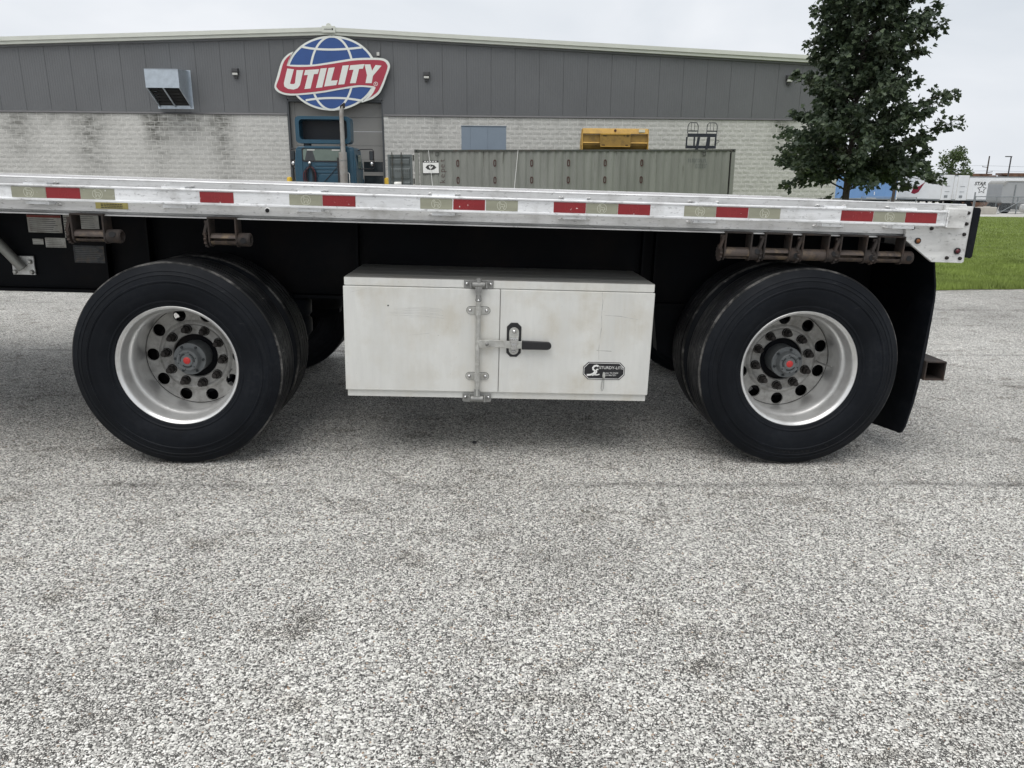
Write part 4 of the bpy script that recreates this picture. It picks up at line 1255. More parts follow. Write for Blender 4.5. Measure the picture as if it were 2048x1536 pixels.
for q in range(6):
    t = (q + .5) / 6; y = hy + .05 + (Yw - hy - .1) * t; z = 5.23 - .66 * t
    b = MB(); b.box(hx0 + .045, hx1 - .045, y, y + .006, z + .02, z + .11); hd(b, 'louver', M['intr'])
b = MB(); b.box(hx0 - .06, hx1 + .085, Yw + .0005, Yw + .016, 4.46, 6.06); hd(b, 'wall_plate', M['galv'])
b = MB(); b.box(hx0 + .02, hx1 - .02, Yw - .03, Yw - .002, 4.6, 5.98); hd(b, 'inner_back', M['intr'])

# ---- wall lights and a sensor
M['fix'] = simple('bronze_fixture', (.055, .055, .058), .5, .2, .1, 4)
M['lens'] = simple('light_lens', (.5, .5, .47), .3, 0, .05, 4)
lights = [(-11.0, 6.02, 'dark wall light left of the round sign'), (-2.66, 5.98, 'dark wall light on the siding right of the round sign'), (13.56, 6.03, 'dark wall light on the siding beside the tree')]
for x, z, lab in lights:
    t = thing('wall_light', lab, 'wall light', (x, WY - .021, z), 0, 'wall lights on the siding')
    b = MB(); b.prism([(-.21, .12), (-.0, .15), (0, -.1), (-.10, -.12), (-.21, -.02)], -.13, .13, Matrix(((0, 1, 0, 0), (1, 0, 0, 0), (0, 0, 1, 0), (0, 0, 0, 1)))); b.build('housing', M['fix'], t, bevel=.012)
    b = MB(); b.box(-.11, .11, -.20, -.08, -.15, -.06); b.build('lens', M['lens'], t, bevel=.01)
    b = MB(); b.box(-.075, .075, -.09, .0, -.27, -.151); b.build('junction_box', M['fix'], t)
t = thing('wall_sensor', 'small pale sensor box on the siding by the sign top right', 'sensor', (-4.76, WY - .021, 6.8))
b = MB(); b.box(-.06, .06, -.09, 0, -.06, .09); b.build('housing', M['lens'], t, bevel=.01)
b = MB(); b.cyl((0, -.05, -.10), (0, -.05, -.0605), .035, n=12); b.build('sensor_head', M['fix'], t)

# ================================================================== bollards
M['yellow'] = simple('yellow_bollard_sleeve', (.62, .40, .03), .5, 0, .08, 6, 0, 60, (.4, .25, .03), 5, .4)
for x, zt, lab in ((-8.83, 1.60, 'yellow bollard left of the teal truck by the overhead door'), (-4.49, 1.60, 'yellow bollard between the overhead door and the container')):
    t = thing('bollard', lab, 'bollard', (x, WY - .62, 0), 0, 'yellow bollards at the door')
    b = MB(); b.lathe([(0, .115), (zt - .06, .115), (zt - .02, .09), (zt, .0)], 24, Matrix.Rotation(pi / 2, 4, 'X')); b.build('sleeve', M['yellow'], t, smooth=40)
    b = MB(); b.lathe([(0, .2), (.03, .2), (.03, .116)], 20, Matrix.Rotation(pi / 2, 4, 'X')); b.build('footing', M['mortar'], t)

# ================================================================== teal day cab truck, seen from behind
M['teal'] = simple('teal_truck_paint', (.009, .058, .098), .35, 0, .1, 2, 0, 60, spec=.6)
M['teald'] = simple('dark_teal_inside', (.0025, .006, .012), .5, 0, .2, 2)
M['stack'] = simple('weathered_stack', (.34, .33, .31), .45, .4, .15, 5, 0, 60, (.22, .17, .13), 3, .5)
M['wglass'] = simple('tinted_rear_glass', (.14, .18, .155), .1, 0, .15, 1.5)
M['seat'] = simple('seat_fabric', (.05, .055, .06), .8, 0, .1, 6)
M['hose'] = simple('black_hose', (.02, .018, .02), .5, 0, .2, 6)
M['hose_r'] = simple('red_hose', (.16, .03, .035), .5, 0, .2, 6)
truck = thing('truck_tractor', 'teal day cab truck tractor with roof fairing seen from behind', 'truck', (-6.63, 32.2, 0))
def tk(mb, nm, mt, smooth=None, bevel=0, parent=None):
    return mb.build(nm, mt, parent or truck, smooth, bevel)
def rrect(x0, x1, z0, z1, r, n=5):
    return arcpts(x1 - r, z0 + r, r, -90, 0, n) + arcpts(x1 - r, z1 - r, r, 0, 90, n) + arcpts(x0 + r, z1 - r, r, 90, 180, n) + arcpts(x0 + r, z0 + r, r, 180, 270, n)
# cab shell
b = MB()
pts = [(-1.24, 1.05), (1.25, 1.05), (1.26, 2.0), (1.20, 2.55)] + arcpts(1.02, 2.62, .17, 10, 90, 4) + arcpts(-1.0, 2.62, .17, 90, 170, 4) + [(-1.19, 2.55), (-1.25, 2.0)]
b.prism(pts, .0, 1.75); cab = tk(b, 'cab', M['teal'], bevel=.04)
# rear wall pressings
b = MB()
b.prism(rrect(-.80, .98, 2.75 - .05, 2.80, .02), -.03, -.001); tk(b, 'roof_lip', M['teal'], bevel=.01)
for z in (2.06, 1.92, 1.78):
    b = MB(); b.prism(rrect(-.42, .60, z - .045, z + .045, .03), -.022, -.001); tk(b, 'wall_rib', M['teal'], bevel=.008)
b = MB(); b.prism([(-.30, 1.32), (.62, 1.32), (.74, 1.5), (.62, 1.68), (-.20, 1.68), (-.38, 1.5)], -.025, -.001); tk(b, 'wall_pressing', M['teal'], bevel=.012)
for x0, x1 in ((-1.10, -.92), (1.0, 1.16)):
    b = MB(); b.prism(rrect(x0, x1, 1.1, 2.66, .05), -.03, -.001); tk(b, 'corner_post', M['teal'], bevel=.02)
# rear window with what shows through it
b = MB(); v, f = curve_plate([rrect(-.93, .86, 2.18, 2.73, .09), rrect(-.88, .81, 2.23, 2.68, .07)], .012); b.add(v, f, facing(0, -.014, 0)); win = tk(b, 'rear_window_frame', M['blackp'])
b = MB(); b.prism(rrect(-.879, .809, 2.231, 2.679, .07), -.018, -.008); tk(b, 'rear_window', M['wglass'])
b = MB(); b.prism(arcpts(-.60, 2.44, .22, 60, 120, 6) + [(-.82, 2.235), (-.38, 2.235)], -.021, -.0185); tk(b, 'seat_back', M['seat'])
for x0, x1 in ((-.70, -.40), (.30, .62)):
    b = MB(); b.box(x0, x1, -.022, -.0185, 2.62, 2.668); tk(b, 'sun_visor', M['lens'])
# roof fairing: hollow, with a dark inside
b = MB(); v, f = curve_plate([rrect(-1.13, 1.09, 2.90, 3.95, .16, 8), rrect(-.98, .95, 3.05, 3.83, .14, 8)], .35); b.add(v, f, facing(0, .35, 0)); fair = tk(b, 'roof_fairing', M['teal'], bevel=.03)
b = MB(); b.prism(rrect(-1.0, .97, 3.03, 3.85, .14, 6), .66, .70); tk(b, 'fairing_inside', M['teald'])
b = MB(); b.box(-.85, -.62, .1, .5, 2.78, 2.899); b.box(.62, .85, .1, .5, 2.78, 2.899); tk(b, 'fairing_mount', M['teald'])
# exhaust stack
sx = .80
b = MB(); b.cyl((sx - .02, -.25, .9), (sx - .02, -.25, 2.56), .165, n=24); tk(b, 'muffler', M['stack'], smooth=40)
b = MB(); b.lathe([(0, .168), (.03, .172), (.06, .168)], 24, Matrix.Translation((sx - .02, -.25, 2.2)) @ Matrix.Rotation(pi / 2, 4, 'X')); tk(b, 'muffler_band', M['zincd'])
b = MB(); b.tube([(sx, -.25, 2.561), (sx, -.25, 3.2), (sx, -.25, 4.05), (sx + .02, -.25, 4.18), (sx + .07, -.25, 4.30)], [.098, .09, .085, .085, .085], 20); tk(b, 'stack_pipe', M['stack'], smooth=50)
b = MB(); b.prism([(sx - .02, 4.20), (sx + .155, 4.255), (sx + .155, 4.45), (sx + .125, 4.445), (sx - .035, 4.32)], -.33, -.17); tk(b, 'stack_tip', M['lug'], bevel=.02)
b = MB(); b.box(.52, .60, -.16, -.031, 1.1, 2.35); tk(b, 'stack_bracket', M['hose'])
b = MB(); b.tube([(-.25, -.04, 1.2), (.5, -.06, 1.98)], .014, 6); tk(b, 'grab_brace', M['hose'])
# coiled air lines
rr = random.Random(8)
for k in range(9):
    a0 = rr.uniform(-.1, .1); w = rr.uniform(.10, .26); x0 = -.62 + rr.uniform(-.04, .04)
    pts = [(x0 + w * sin(t * 2 * pi / 16) * (1 if t < 8 else 1), -.06 - .012 * k + .01 * sin(t), 1.62 + rr.uniform(.36, .46) * cos(t * 2 * pi / 16) - .07 * rr.random()) for t in range(17)]
    b = MB(); b.tube(pts, .013, 6); tk(b, 'air_line', M['hose_r'] if k in (2, 6) else M['hose'], smooth=60)
b = MB(); b.lathe([(-.08, 0), (-.07, .05), (-.03, .07), (0, .07)], 16, Matrix.Translation((-.62, -.03, 2.13))); tk(b, 'work_lamp', M['chrome'], smooth=60)
b = MB(); b.tube([(.98, -.04, 1.2), (.98, -.1, 1.24), (.98, -.1, 1.72), (.9, -.1, 1.78), (.88, -.04, 1.78)], .022, 8); tk(b, 'grab_handle', M['white'], smooth=60)
# mirrors
for s_, xo in ((-1, -1.24), (1, 1.25)):
    b = MB(); x2 = xo + s_ * (.34 if s_ < 0 else .62)
    b.tube([(xo - s_ * .05, .9, 2.66), (xo + s_ * .10, .9, 2.72), (x2 - s_ * .05, .85, 2.72), (x2, .85, 2.64), (x2, .85, 2.0), (x2 - s_ * .06, .85, 1.93), (xo, .9, 1.93)], .02, 8); tk(b, 'mirror_arm', M['hose'], smooth=60)
    b = MB(); xm = x2 - s_ * .09
    b.prism(rrect(xm - .085, xm + .085, 2.27, 2.66, .05), .76, .86); mo = tk(b, 'mirror', M['hose'], bevel=.02)
    b = MB(); b.prism(rrect(xm - .066, xm + .066, 2.29, 2.64, .04), .752, .7595); b.build('mirror_glass', M['glass'], mo)
    b = MB(); b.prism(rrect(xm - .085, xm + .085, 2.02, 2.24, .05), .76, .86); mo = tk(b, 'mirror', M['hose'], bevel=.02)
    b = MB(); b.lathe([(.74, 0), (.745, .05), (.759, .07)], 16, Matrix.Translation((xm, 0, 2.13))); b.build('mirror_glass', M['chrome'], mo, smooth=60)
# side window edge, chassis, wheels
b = MB(); b.box(1.262, 1.275, .5, 1.3, 1.95, 2.5); tk(b, 'door_window', M['wglass'])
b = MB(); b.box(-.45, -.37, -3.6, 4.4, .75, 1.0); b.box(.37, .45, -3.6, 4.4, .75, 1.0); b.box(-.369, .369, -3.55, -3.45, .78, .98); b.box(-.369, .369, 4.2, 4.3, .78, .98); tk(b, 'chassis', M['frame'])
b = MB(); b.prism([(-1.05, .55), (1.05, .55), (1.1, 1.5), (.9, 1.75), (-.9, 1.75), (-1.1, 1.5)], 1.76, 3.1); tk(b, 'bonnet', M['teal'], bevel=.08)
b = MB(); b.lathe([(0, .0), (0, .32), (1.1, .32), (1.1, 0)], 24, Matrix.Translation((-1.0, -.2, .72))); tk(b, 'fuel_tank', M['chrome'], smooth=40)
wt_ = MB(); wt_.lathe([(0, .28), (0, .42), (.04, .5), (.24, .5), (.28, .42), (.28, .28)], 32, closed=False); tw_me = wt_.mesh('tyre', M['rubber'], 40)
ww_ = MB(); ww_.lathe([(.05, 0), (.05, .12), (.1, .26), (.02, .285), (.26, .285)], 28); ww_me = ww_.mesh('wheel', M['barrel'], 40)
for x, y in ((-1.2, 2.55), (.92, 2.55), (-1.2, -1.0), (.92, -1.0), (-1.2, -2.3), (.92, -2.3)):
    w = place('wheel', ww_me, truck); w.location = (x if x > 0 else x + .28, y, .5); w.rotation_euler = (0, 0, pi / 2 if x > 0 else -pi / 2)
    w.location = (x + .28 if x > 0 else x, y, .5)
    place('tyre', tw_me, w)
b = MB(); b.lathe([(1.0, .0), (1.0, .46), (1.06, .46), (1.06, 0)], 24, Matrix.Translation((0, -1.7, 0)) @ Matrix.Rotation(pi / 2, 4, 'X')); tk(b, 'fifth_wheel', M['frame'])

# ================================================================== shipping container
def m_cont(name, col):
    m, nt, b = nmat(name)
    g = NG(nt); p = g.coord('Object')
    n1 = g.noise(g.mapv(p, (2.5, 2.5, .35)), 1.0, 6, .6); n2 = g.noise(g.mapv(p, (7, 7, .8)), 1.0, 5, .6)
    c = g.mix(g.ramp(n1, [(.35, 0.), (.65, 1.)]), tuple(x * .86 for x in col), tuple(x * 1.12 for x in col))
    drip = g.ramp(n2, [(.62, 0.), (.67, 1.)])
    xyz = g.n('ShaderNodeSeparateXYZ'); g.l(p, xyz.inputs[0])
    top = g.math('MULTIPLY', drip, g.ramp(g.math('DIVIDE', xyz.outputs[2], 2.6), [(.55, .05), (.95, .8)]))
    c = g.mix(top, c, (.075, .075, .058))
    g.l(c, b.inputs['Base Color']); b.inputs['Roughness'].default_value = .6
    return m
M['cont'] = m_cont('container_green_grey', (.20, .206, .186))
M['contd'] = m_cont('container_door_grey', (.10, .115, .115))
M['contr'] = simple('dark_container_frame', (.055, .06, .052), .7, 0, .2, 3, 0, 60, (.08, .05, .035), 5, .5)
M['oxide'] = simple('red_oxide_paint', (.055, .018, .014), .7, 0, .2, 10)
CY = 29.5
CX0, CLEN, CHT = -2.70, 12.19, 2.60
cont = thing('shipping_container', 'long grey green corrugated shipping container with its left door open', 'container', (CX0, CY, -.01))
cont.rotation_euler = (0, -.0105, 0)
def ct(mb, nm, mt, smooth=None, bevel=0, parent=None): return mb.build(nm, mt, parent or cont, smooth, bevel)
CD = 2.44
def corr(y, d):
    v = []; f = []
    xs_ = []; x = .20; per = .278
    while x + per < CLEN - .2:
        xs_ += [(x, 0), (x + .072, 0), (x + .140, d), (x + .210, d)]; x += per
    xs_ += [(x, 0), (CLEN - .2, 0)]
    for (u, dd) in xs_: v += [(u, y + dd, .16), (u, y + dd, CHT - .075)]
    for k in range(len(xs_) - 1): f.append((2 * k, 2 * k + 2, 2 * k + 3, 2 * k + 1))
    return v, f
for y, d in ((.025, .030), (CD - .025, -.030)):
    b = MB(); b.add(*corr(y, d)); ct(b, 'corrugated_side', M['cont'])
for y0 in (0, CD - .07):
    b = MB(); b.box(.176, CLEN - .176, y0, y0 + .07, CHT - .075, CHT - .012); ct(b, 'top_rail', M['contr'])
    b = MB(); b.box(.176, CLEN - .176, y0, y0 + .07, .02, .16); ct(b, 'bottom_rail', M['contr'])
b = MB(); b.box(.1, CLEN - .1, .0705, CD - .0705, CHT - .06, CHT - .03); ct(b, 'container_roof', M['cont'])
b = MB(); b.box(.1, CLEN - .1, .0705, CD - .0705, .05, .16); ct(b, 'container_floor', M['contr'])
b = MB(); b.box(CLEN - .06, CLEN - .02, .12, CD - .12, .12, CHT - .12); ct(b, 'end_wall', M['cont'])
for x0 in (0, CLEN - .14):
    for y0 in (0, CD - .15):
        b = MB(); b.box(x0, x0 + .14, y0, y0 + .15, .119, CHT - .119); ct(b, 'corner_post', M['cont'])
for x0 in (-.002, CLEN - .176):
    for y0 in (-.004, CD - .158):
        for z0 in (0, CHT - .118):
            b = MB(); b.box(x0, x0 + .178, y0, y0 + .162, z0, z0 + .118); c_ = ct(b, 'corner_casting', M['contr'], bevel=.012)
            h = MB(); yh = y0 - .001 if y0 < 1 else y0 + .163
            h.prism(rrect(x0 + .05, x0 + .12, z0 + .03, z0 + .09, .025), yh - .001, yh + .002); h.build('casting_hole', M['dark'], c_)
# open door, swung back beside the container
b = MB()
dx0, dx1 = -1.02, -.10
b.box(dx0, dx1, .10, .15, .16, 2.42)
door = ct(b, 'container_door', M['contd'])
b = MB(); b.box(dx0, dx0 + .07, .06, .0995, .16, 2.42); b.box(dx1 - .07, dx1, .06, .0995, .16, 2.42); b.box(dx0 + .0705, dx1 - .0705, .06, .0995, 2.33, 2.42); ct(b, 'door_frame', M['contd'], parent=door)
for z0, z1 in ((2.02, 2.28), (1.50, 1.93), (1.02, 1.44), (.55, .95)):
    b = MB(); b.add([(dx0 + .09, .0995, z0), (dx1 - .09, .0995, z0), (dx1 - .09, .0995, z1), (dx0 + .09, .0995, z1), (dx0 + .12, .07, z0 + .08), (dx1 - .12, .07, z0 + .08), (dx1 - .12, .07, z1 - .05), (dx0 + .12, .07, z1 - .05)],
                    [(4, 5, 6, 7), (0, 1, 5, 4), (1, 2, 6, 5), (2, 3, 7, 6), (3, 0, 4, 7)]); ct(b, 'door_pressing', M['contd'], parent=door)
for x in (dx0 + .17, dx0 + .52):
    b = MB(); b.cyl((x, .035, .2), (x, .035, 2.50), .019, n=10)
    for z in (.5, 1.0, 1.6, 2.1, 2.35): b.box(x - .045, x + .045, .03, .0598, z - .025, z + .025)
    ct(b, 'lock_rod', M['contr'], smooth=40, parent=door)
b = MB(); b.lathe([(0, 0), (0, .10), (.05, .115), (.24, .115), (.28, .1), (.28, 0)], 16, Matrix.Translation((dx0 + .22, .02, 1.33)) @ Matrix.Rotation(-pi / 2, 4, 'Z') ); ct(b, 'document_tube', M['zinc'], smooth=40, parent=door)
def stencil(b, x0, x1, z, h, y, seed):
    r_ = random.Random(seed); x = x0
    while x < x1:
        w = r_.uniform(.035, .06); k = r_.randrange(3)
        b.box(x, x + .016, y - .001, y, z - h / 2, z + h / 2)
        if k != 1: b.box(x + .0165, x + w, y - .001, y, z + h / 2 - .018, z + h / 2)
        if k != 0: b.box(x + .0165, x + w, y - .001, y, z - h / 2, z - h / 2 + .018)
        x += w + .028
b = MB(); stencil(b, dx0 + .28, dx0 + .46, 1.83, .09, .0695, 1); stencil(b, dx0 + .56, dx0 + .78, 1.83, .09, .0695, 2); stencil(b, dx0 + .56, dx0 + .80, 1.66, .10, .0695, 3)
ct(b, 'door_lettering', M['contr'], parent=door)
for z in (2.3, 1.9, 1.45):
    b = MB(); b.cyl((-.05, .06, z - .1), (-.05, .06, z + .1), .03, n=10); ct(b, 'hinge', M['zinc'] if z == 1.9 else M['contr'], smooth=40)
# hexagon lashing marks along the side
def hexring(): return curve_plate([[( -.055, .075), (-.03, .125), (.03, .125), (.055, .075), (.055, -.075), (.03, -.125), (-.03, -.125), (-.055, -.075)], [(-.025, .06), (-.012, .085), (.012, .085), (.025, .06), (.025, -.06), (.012, -.085), (-.012, -.085), (-.025, -.06)]], .008)
hv, hf = hexring()
hb_ = MB(); hb_.add(hv, hf, Matrix.Rotation(pi / 2, 4, 'X')); hx_me = hb_.mesh('lashing_ring', M['oxide'])
for k in range(6):
    for z in (2.10, 1.48):
        o = place('lashing_ring', hx_me, cont); o.location = (1.62 + 1.40 * k, .014, z)
# sticker with a fish emblem, chalked letters, two white guy ropes
b = MB(); b.box(.305, .90, .012, .016, 1.70, 2.20); st = ct(b, 'sticker', M['white'])
b = MB(); b.box(.306, .899, .0105, .0118, 2.125, 2.199); b.box(.306, .899, .0105, .0118, 1.701, 1.745)
b.prism([(.40, 1.95), (.47, 2.03), (.60, 2.06), (.73, 2.03), (.81, 1.95), (.73, 1.88), (.60, 1.85), (.47, 1.88)], .0105, .0118); ct(b, 'sticker_print', M['ink'], parent=st)
b = MB(); b.prism([(.52, 1.98), (.56, 2.01), (.60, 1.96), (.66, 2.0), (.68, 1.97), (.61, 1.90), (.55, 1.92)], .0093, .0102)
for k in range(5): b.box(.36 + k * .1, .42 + k * .1, .0093, .0102, 2.15, 2.18)
b.box(.48, .75, .0093, .0102, 1.785, 1.805); ct(b, 'sticker_mark', M['white'], parent=st)
b = MB(); rr = random.Random(2)
for s_, z in (('e', 1.64), ('p', 1.84), ('e', 2.0), ('t', 2.2), ('k', 1.44)):
    v, f = curve_plate(None, 0, text=s_, size=.30, offset=-.004); b.add(v, f, facing(1.035, .011, z) @ Matrix.Rotation(pi / 2, 4, 'Z'))
ct(b, 'chalk_letters', M['oxide'])
for x0, x1 in ((.535, .66), (3.90, 3.76)):
    b = MB(); b.tube([(x0, -.02, 2.56), (x1, -.15, 1.25), (x1 + (x1 - x0) * .8, -.28, .02)], .010, 6); ct(b, 'guy_rope', M['white'], smooth=60)
for x in (.85, 11.0):
    b = MB(); v, f = curve_plate([rrect(x - .06, x + .06, 2.36, 2.52, .02), rrect(x - .04, x + .04, 2.38, 2.50, .02)], .01); b.add(v, f, facing(0, .012, 0)); ct(b, 'tie_ring', M['contr'])
b = MB(); stencil(b, 10.4, 11.1, 2.18, .13, .022, 4); stencil(b, 10.7, 11.1, 1.98, .15, .022, 5)
ct(b, 'side_lettering', M['contd'])

# ---- things on the container roof
CT = CHT - .012
def onroof(x): return (CX0 + x, CY + 1.0, CT - .01 + .0105 * x)
M['cat'] = simple('machine_yellow', (.46, .27, .045), .5, 0, .1, 3, 0, 60, (.16, .09, .03), 5, .4)
M['catd'] = simple('machine_yellow_dull', (.27, .165, .035), .6, 0, .15, 3, 0, 60, (.07, .045, .02), 4, .5)
M['label'] = simple('pale_label', (.6, .57, .45), .5, 0, .05, 5)
bk = thing('snow_pusher', 'yellow snow pusher blade lying on top of the container', 'snow pusher', onroof(7.70))
def pk(mb, nm, mt, bevel=.006): return mb.build(nm, mt, bk, None, bevel)
Lh = 1.27
b = MB(); b.extr([(-.10, .62), (-.02, .80), (.10, .83), (.12, .78), (.05, .74), (-.04, .60)], -Lh, Lh); pk(b, 'top_channel', M['cat'])
b = MB(); b.extr([(0, .60), (.04, .60), (.02, .2), (-.02, .2)], -Lh + .01, Lh - .01); pk(b, 'moldboard', M['catd'])
b = MB(); b.extr([(-.09, .27), (-.06, .31), (-.021, .31), (-.021, .26)], -Lh + .01, Lh - .01); pk(b, 'stiffener', M['cat'])
b = MB(); b.extr([(-.02, .2), (.02, .2), (.30, .02), (.26, .0)], -Lh - .04, Lh + .04); pk(b, 'cutting_edge', M['catd'])
for s_ in (-1, 1):
    b = MB(); b.prism([(-.12, .01), (.6, .01), (.62, .3), (.2, .8), (-.05, .8)], s_ * (Lh + .0005), s_ * (Lh + .03), Matrix(((0, 1, 0, 0), (1, 0, 0, 0), (0, 0, 1, 0), (0, 0, 0, 1)))); pk(b, 'side_plate', M['cat'])
b = MB(); b.prism(rrect(-.61, .58, .16, .60, .02), -.16, -.11); pk(b, 'mount_plate', M['catd'])
b = MB(); b.box(-.60, .57, -.20, -.161, .58, .63); b.box(-.60, .57, -.20, -.161, .13, .16); pk(b, 'mount_lip', M['cat'])
for dx, dz, w in ((-.5, .54, .14), (.42, .54, .08), (.30, .545, .04), (-.52, .2, .1), (.38, .2, .1)):
    b = MB(); b.box(dx, dx + w, -.165, -.1605, dz - .02, dz + .012); pk(b, 'mount_slot', M['dark'], 0)
b = MB(); b.lathe([(-.085, 0), (-.085, .035), (-.07, .05)], 14, Matrix.Translation((-.02, -.02, .74))); pk(b, 'lifting_eye', M['oxide'], 0)
b = MB(); b.prism([(.90, .68), (1.14, .68), (1.14, .79), (.90, .79)], -.105, -.075); pk(b, 'label', M['label'], 0)

M['forkb'] = simple('black_attachment_paint', (.016, .02, .027), .5, .1, .2, 6)
fk = thing('fork_carriage', 'black pallet fork carriage with two arched backrest guards on top of the container', 'fork carriage', onroof(11.13 - .02))
def fkp(mb, nm, bevel=0, smooth=None): return mb.build(nm, M['forkb'], fk, smooth, bevel)
b = MB(); b.box(-.57, .57, -.04, .04, .50, .63); fkp(b, 'top_bar', .008)
b = MB(); b.box(-.62, .57, -.04, .04, .07, .18); fkp(b, 'bottom_bar', .008)
for x0, x1 in ((-.62, -.57), (.52, .57), (-.32, -.27), (.27, .32)):
    b = MB(); b.box(x0, x1, -.035, .035, .181, .499); fkp(b, 'upright')
for s_ in (-1, 1):
    cx = s_ * .375
    b = MB(); r = .20
    b.tube([(cx - r, 0, .631), (cx - r, 0, .88), (cx - r * .92, 0, .96), (cx - r * .6, 0, 1.03), (cx + r * .6, 0, 1.03), (cx + r * .92, 0, .96), (cx + r, 0, .88), (cx + r, 0, .631)], .016, 6); fkp(b, 'guard_arch', smooth=60)
    b = MB(); b.box(cx - r, cx + r, -.012, .012, .70, .74)
    fkp(b, 'guard_rail')
    for dx in (-.07, .06):
        b = MB(); b.cyl((cx + dx, 0, .741), (cx + dx, 0, 1.02), .009, n=6); fkp(b, 'guard_bar')
    b = MB(); xf = -.17 if s_ < 0 else .21
    b.add([(xf + dx + sh, y, z) for (sh, z) in ((.03, .49), (-.03, .0)) for (dx, y) in ((-.05, -.09), (.05, -.09), (.05, -.045), (-.05, -.045))], [(0, 1, 2, 3), (7, 6, 5, 4), (0, 4, 5, 1), (1, 5, 6, 2), (2, 6, 7, 3), (3, 7, 4, 0)])
    b.box(xf - .08, xf + .02, -1.0, -.046, .0, .04) if False else None
    b.box(xf - .08, xf + .02, -.09, .8, -.0, .045); fkp(b, 'fork_tine')
b = MB(); b.tube([(.57, 0, .36), (.66, 0, .38), (.69, 0, .34), (.66, 0, .30), (.58, 0, .27)], .010, 6); fkp(b, 'hose_loop', smooth=60)

M['cabm'] = simple('blue_grey_cabinet', (.175, .215, .265), .5, .1, .04, 2)
cabn = thing('metal_cabinet', 'blue grey three panel metal cabinet on the left part of the container roof', 'cabinet', (CX0 + 2.58, CY + 1.0, CT - .01 + .0105 * 2.58))
b = MB(); b.box(-.87, .87, .02, .70, 0, .90); cb = b.build('carcass', M['cabm'], cabn, None, .008)
for x0, x1 in ((-.865, -.525), (-.52, .148), (.153, .865)):
    b = MB(); b.box(x0, x1, 0, .0195, .02, .885); b.build('cabinet_panel', M['cabm'], cabn, None, .004)
b = MB(); b.box(-.885, .885, -.02, .72, .9005, .925); b.build('cabinet_top', M['cabm'], cabn, None, .006)

# ================================================================== trees
def m_leaf(name, c0, c1, c2):
    m, nt, b = nmat(name)
    g = NG(nt)
    at = g.n('ShaderNodeAttribute'); at.attribute_name = 'tint'
    n1 = g.noise(g.pos(), 1.6, 3)
    c = g.mix(at.outputs['Fac'], c0, c1)
    c = g.mix(g.ramp(n1, [(.55, 0.), (.75, .6)]), c, c2)
    g.l(c, b.inputs['Base Color'])
    b.inputs['Roughness'].default_value = .5
    b.inputs['Specular IOR Level'].default_value = .35
    tr = g.n('ShaderNodeBsdfTranslucent'); g.l(c, tr.inputs['Color'])
    mx = g.n('ShaderNodeMixShader'); mx.inputs[0].default_value = .25
    g.l(b.outputs[0], mx.inputs[1]); g.l(tr.outputs[0], mx.inputs[2])
    g.l(mx.outputs[0], nt.nodes['Material Output'].inputs[0])
    return m
M['leaf'] = m_leaf('dark_oak_leaf', (.034, .052, .034), (.10, .132, .075), (.105, .115, .075))
M['leaf2'] = m_leaf('pale_green_leaf', (.055, .085, .03), (.10, .14, .05), (.09, .11, .05))
M['bark'] = simple('grey_brown_bark', (.055, .045, .038), .9, 0, .3, 20, .5, 60)

LOBED = [(0, 0), (.18, .12), (.42, .10), (.34, .30), (.50, .52), (.26, .58), (.16, .86), (0, 1.0), (-.16, .86), (-.26, .58), (-.50, .52), (-.34, .30), (-.42, .10), (-.18, .12)]
def leaf_cloud(name, mat, parent, samples, size, seed, shape=LOBED):
    rr = random.Random(seed)
    V = []; F = []; T = []
    n = len(shape)
    for (p, d) in samples:
        s_ = size * rr.uniform(.65, 1.25)
        # leaf hangs outward and down, blade roughly facing out
        d = (d + Vector((rr.uniform(-.7, .7), rr.uniform(-.7, .7), rr.uniform(-.9, .35)))).normalized()
        nrm = Vector((rr.uniform(-.8, .8), rr.uniform(-.8, .8), rr.uniform(.1, 1))).normalized()
        u = d.cross(nrm)
        if u.length < .05: continue
        u.normalize(); w = u.cross(d)
        fold = rr.uniform(.0, .35); o = len(V)
        for (a, b_) in shape:
            q = p + u * (a * s_) + d * (b_ * s_) + w * (abs(a) * s_ * fold - b_ * b_ * s_ * .12)
            V.append((q.x, q.y, q.z))
        # right half and left half
        F.append(tuple(o + i for i in range(0, 8)))
        F.append((o,) + tuple(o + i for i in range(7, n)))
        t = rr.random() ** 1.5; T += [t, t]
    me = bpy.data.meshes.new(name); me.from_pydata(V, [], F); me.materials.append(mat)
    at = me.attributes.new('tint', 'FLOAT', 'FACE'); at.data.foreach_set('value', T)
    return place(name, me, parent)

TX, TY = 9.44, 20.0
oak = thing('broadleaf_tree', 'young dark green broadleaf tree at the right corner of the building', 'tree', (TX, TY, gz(TX, TY)))
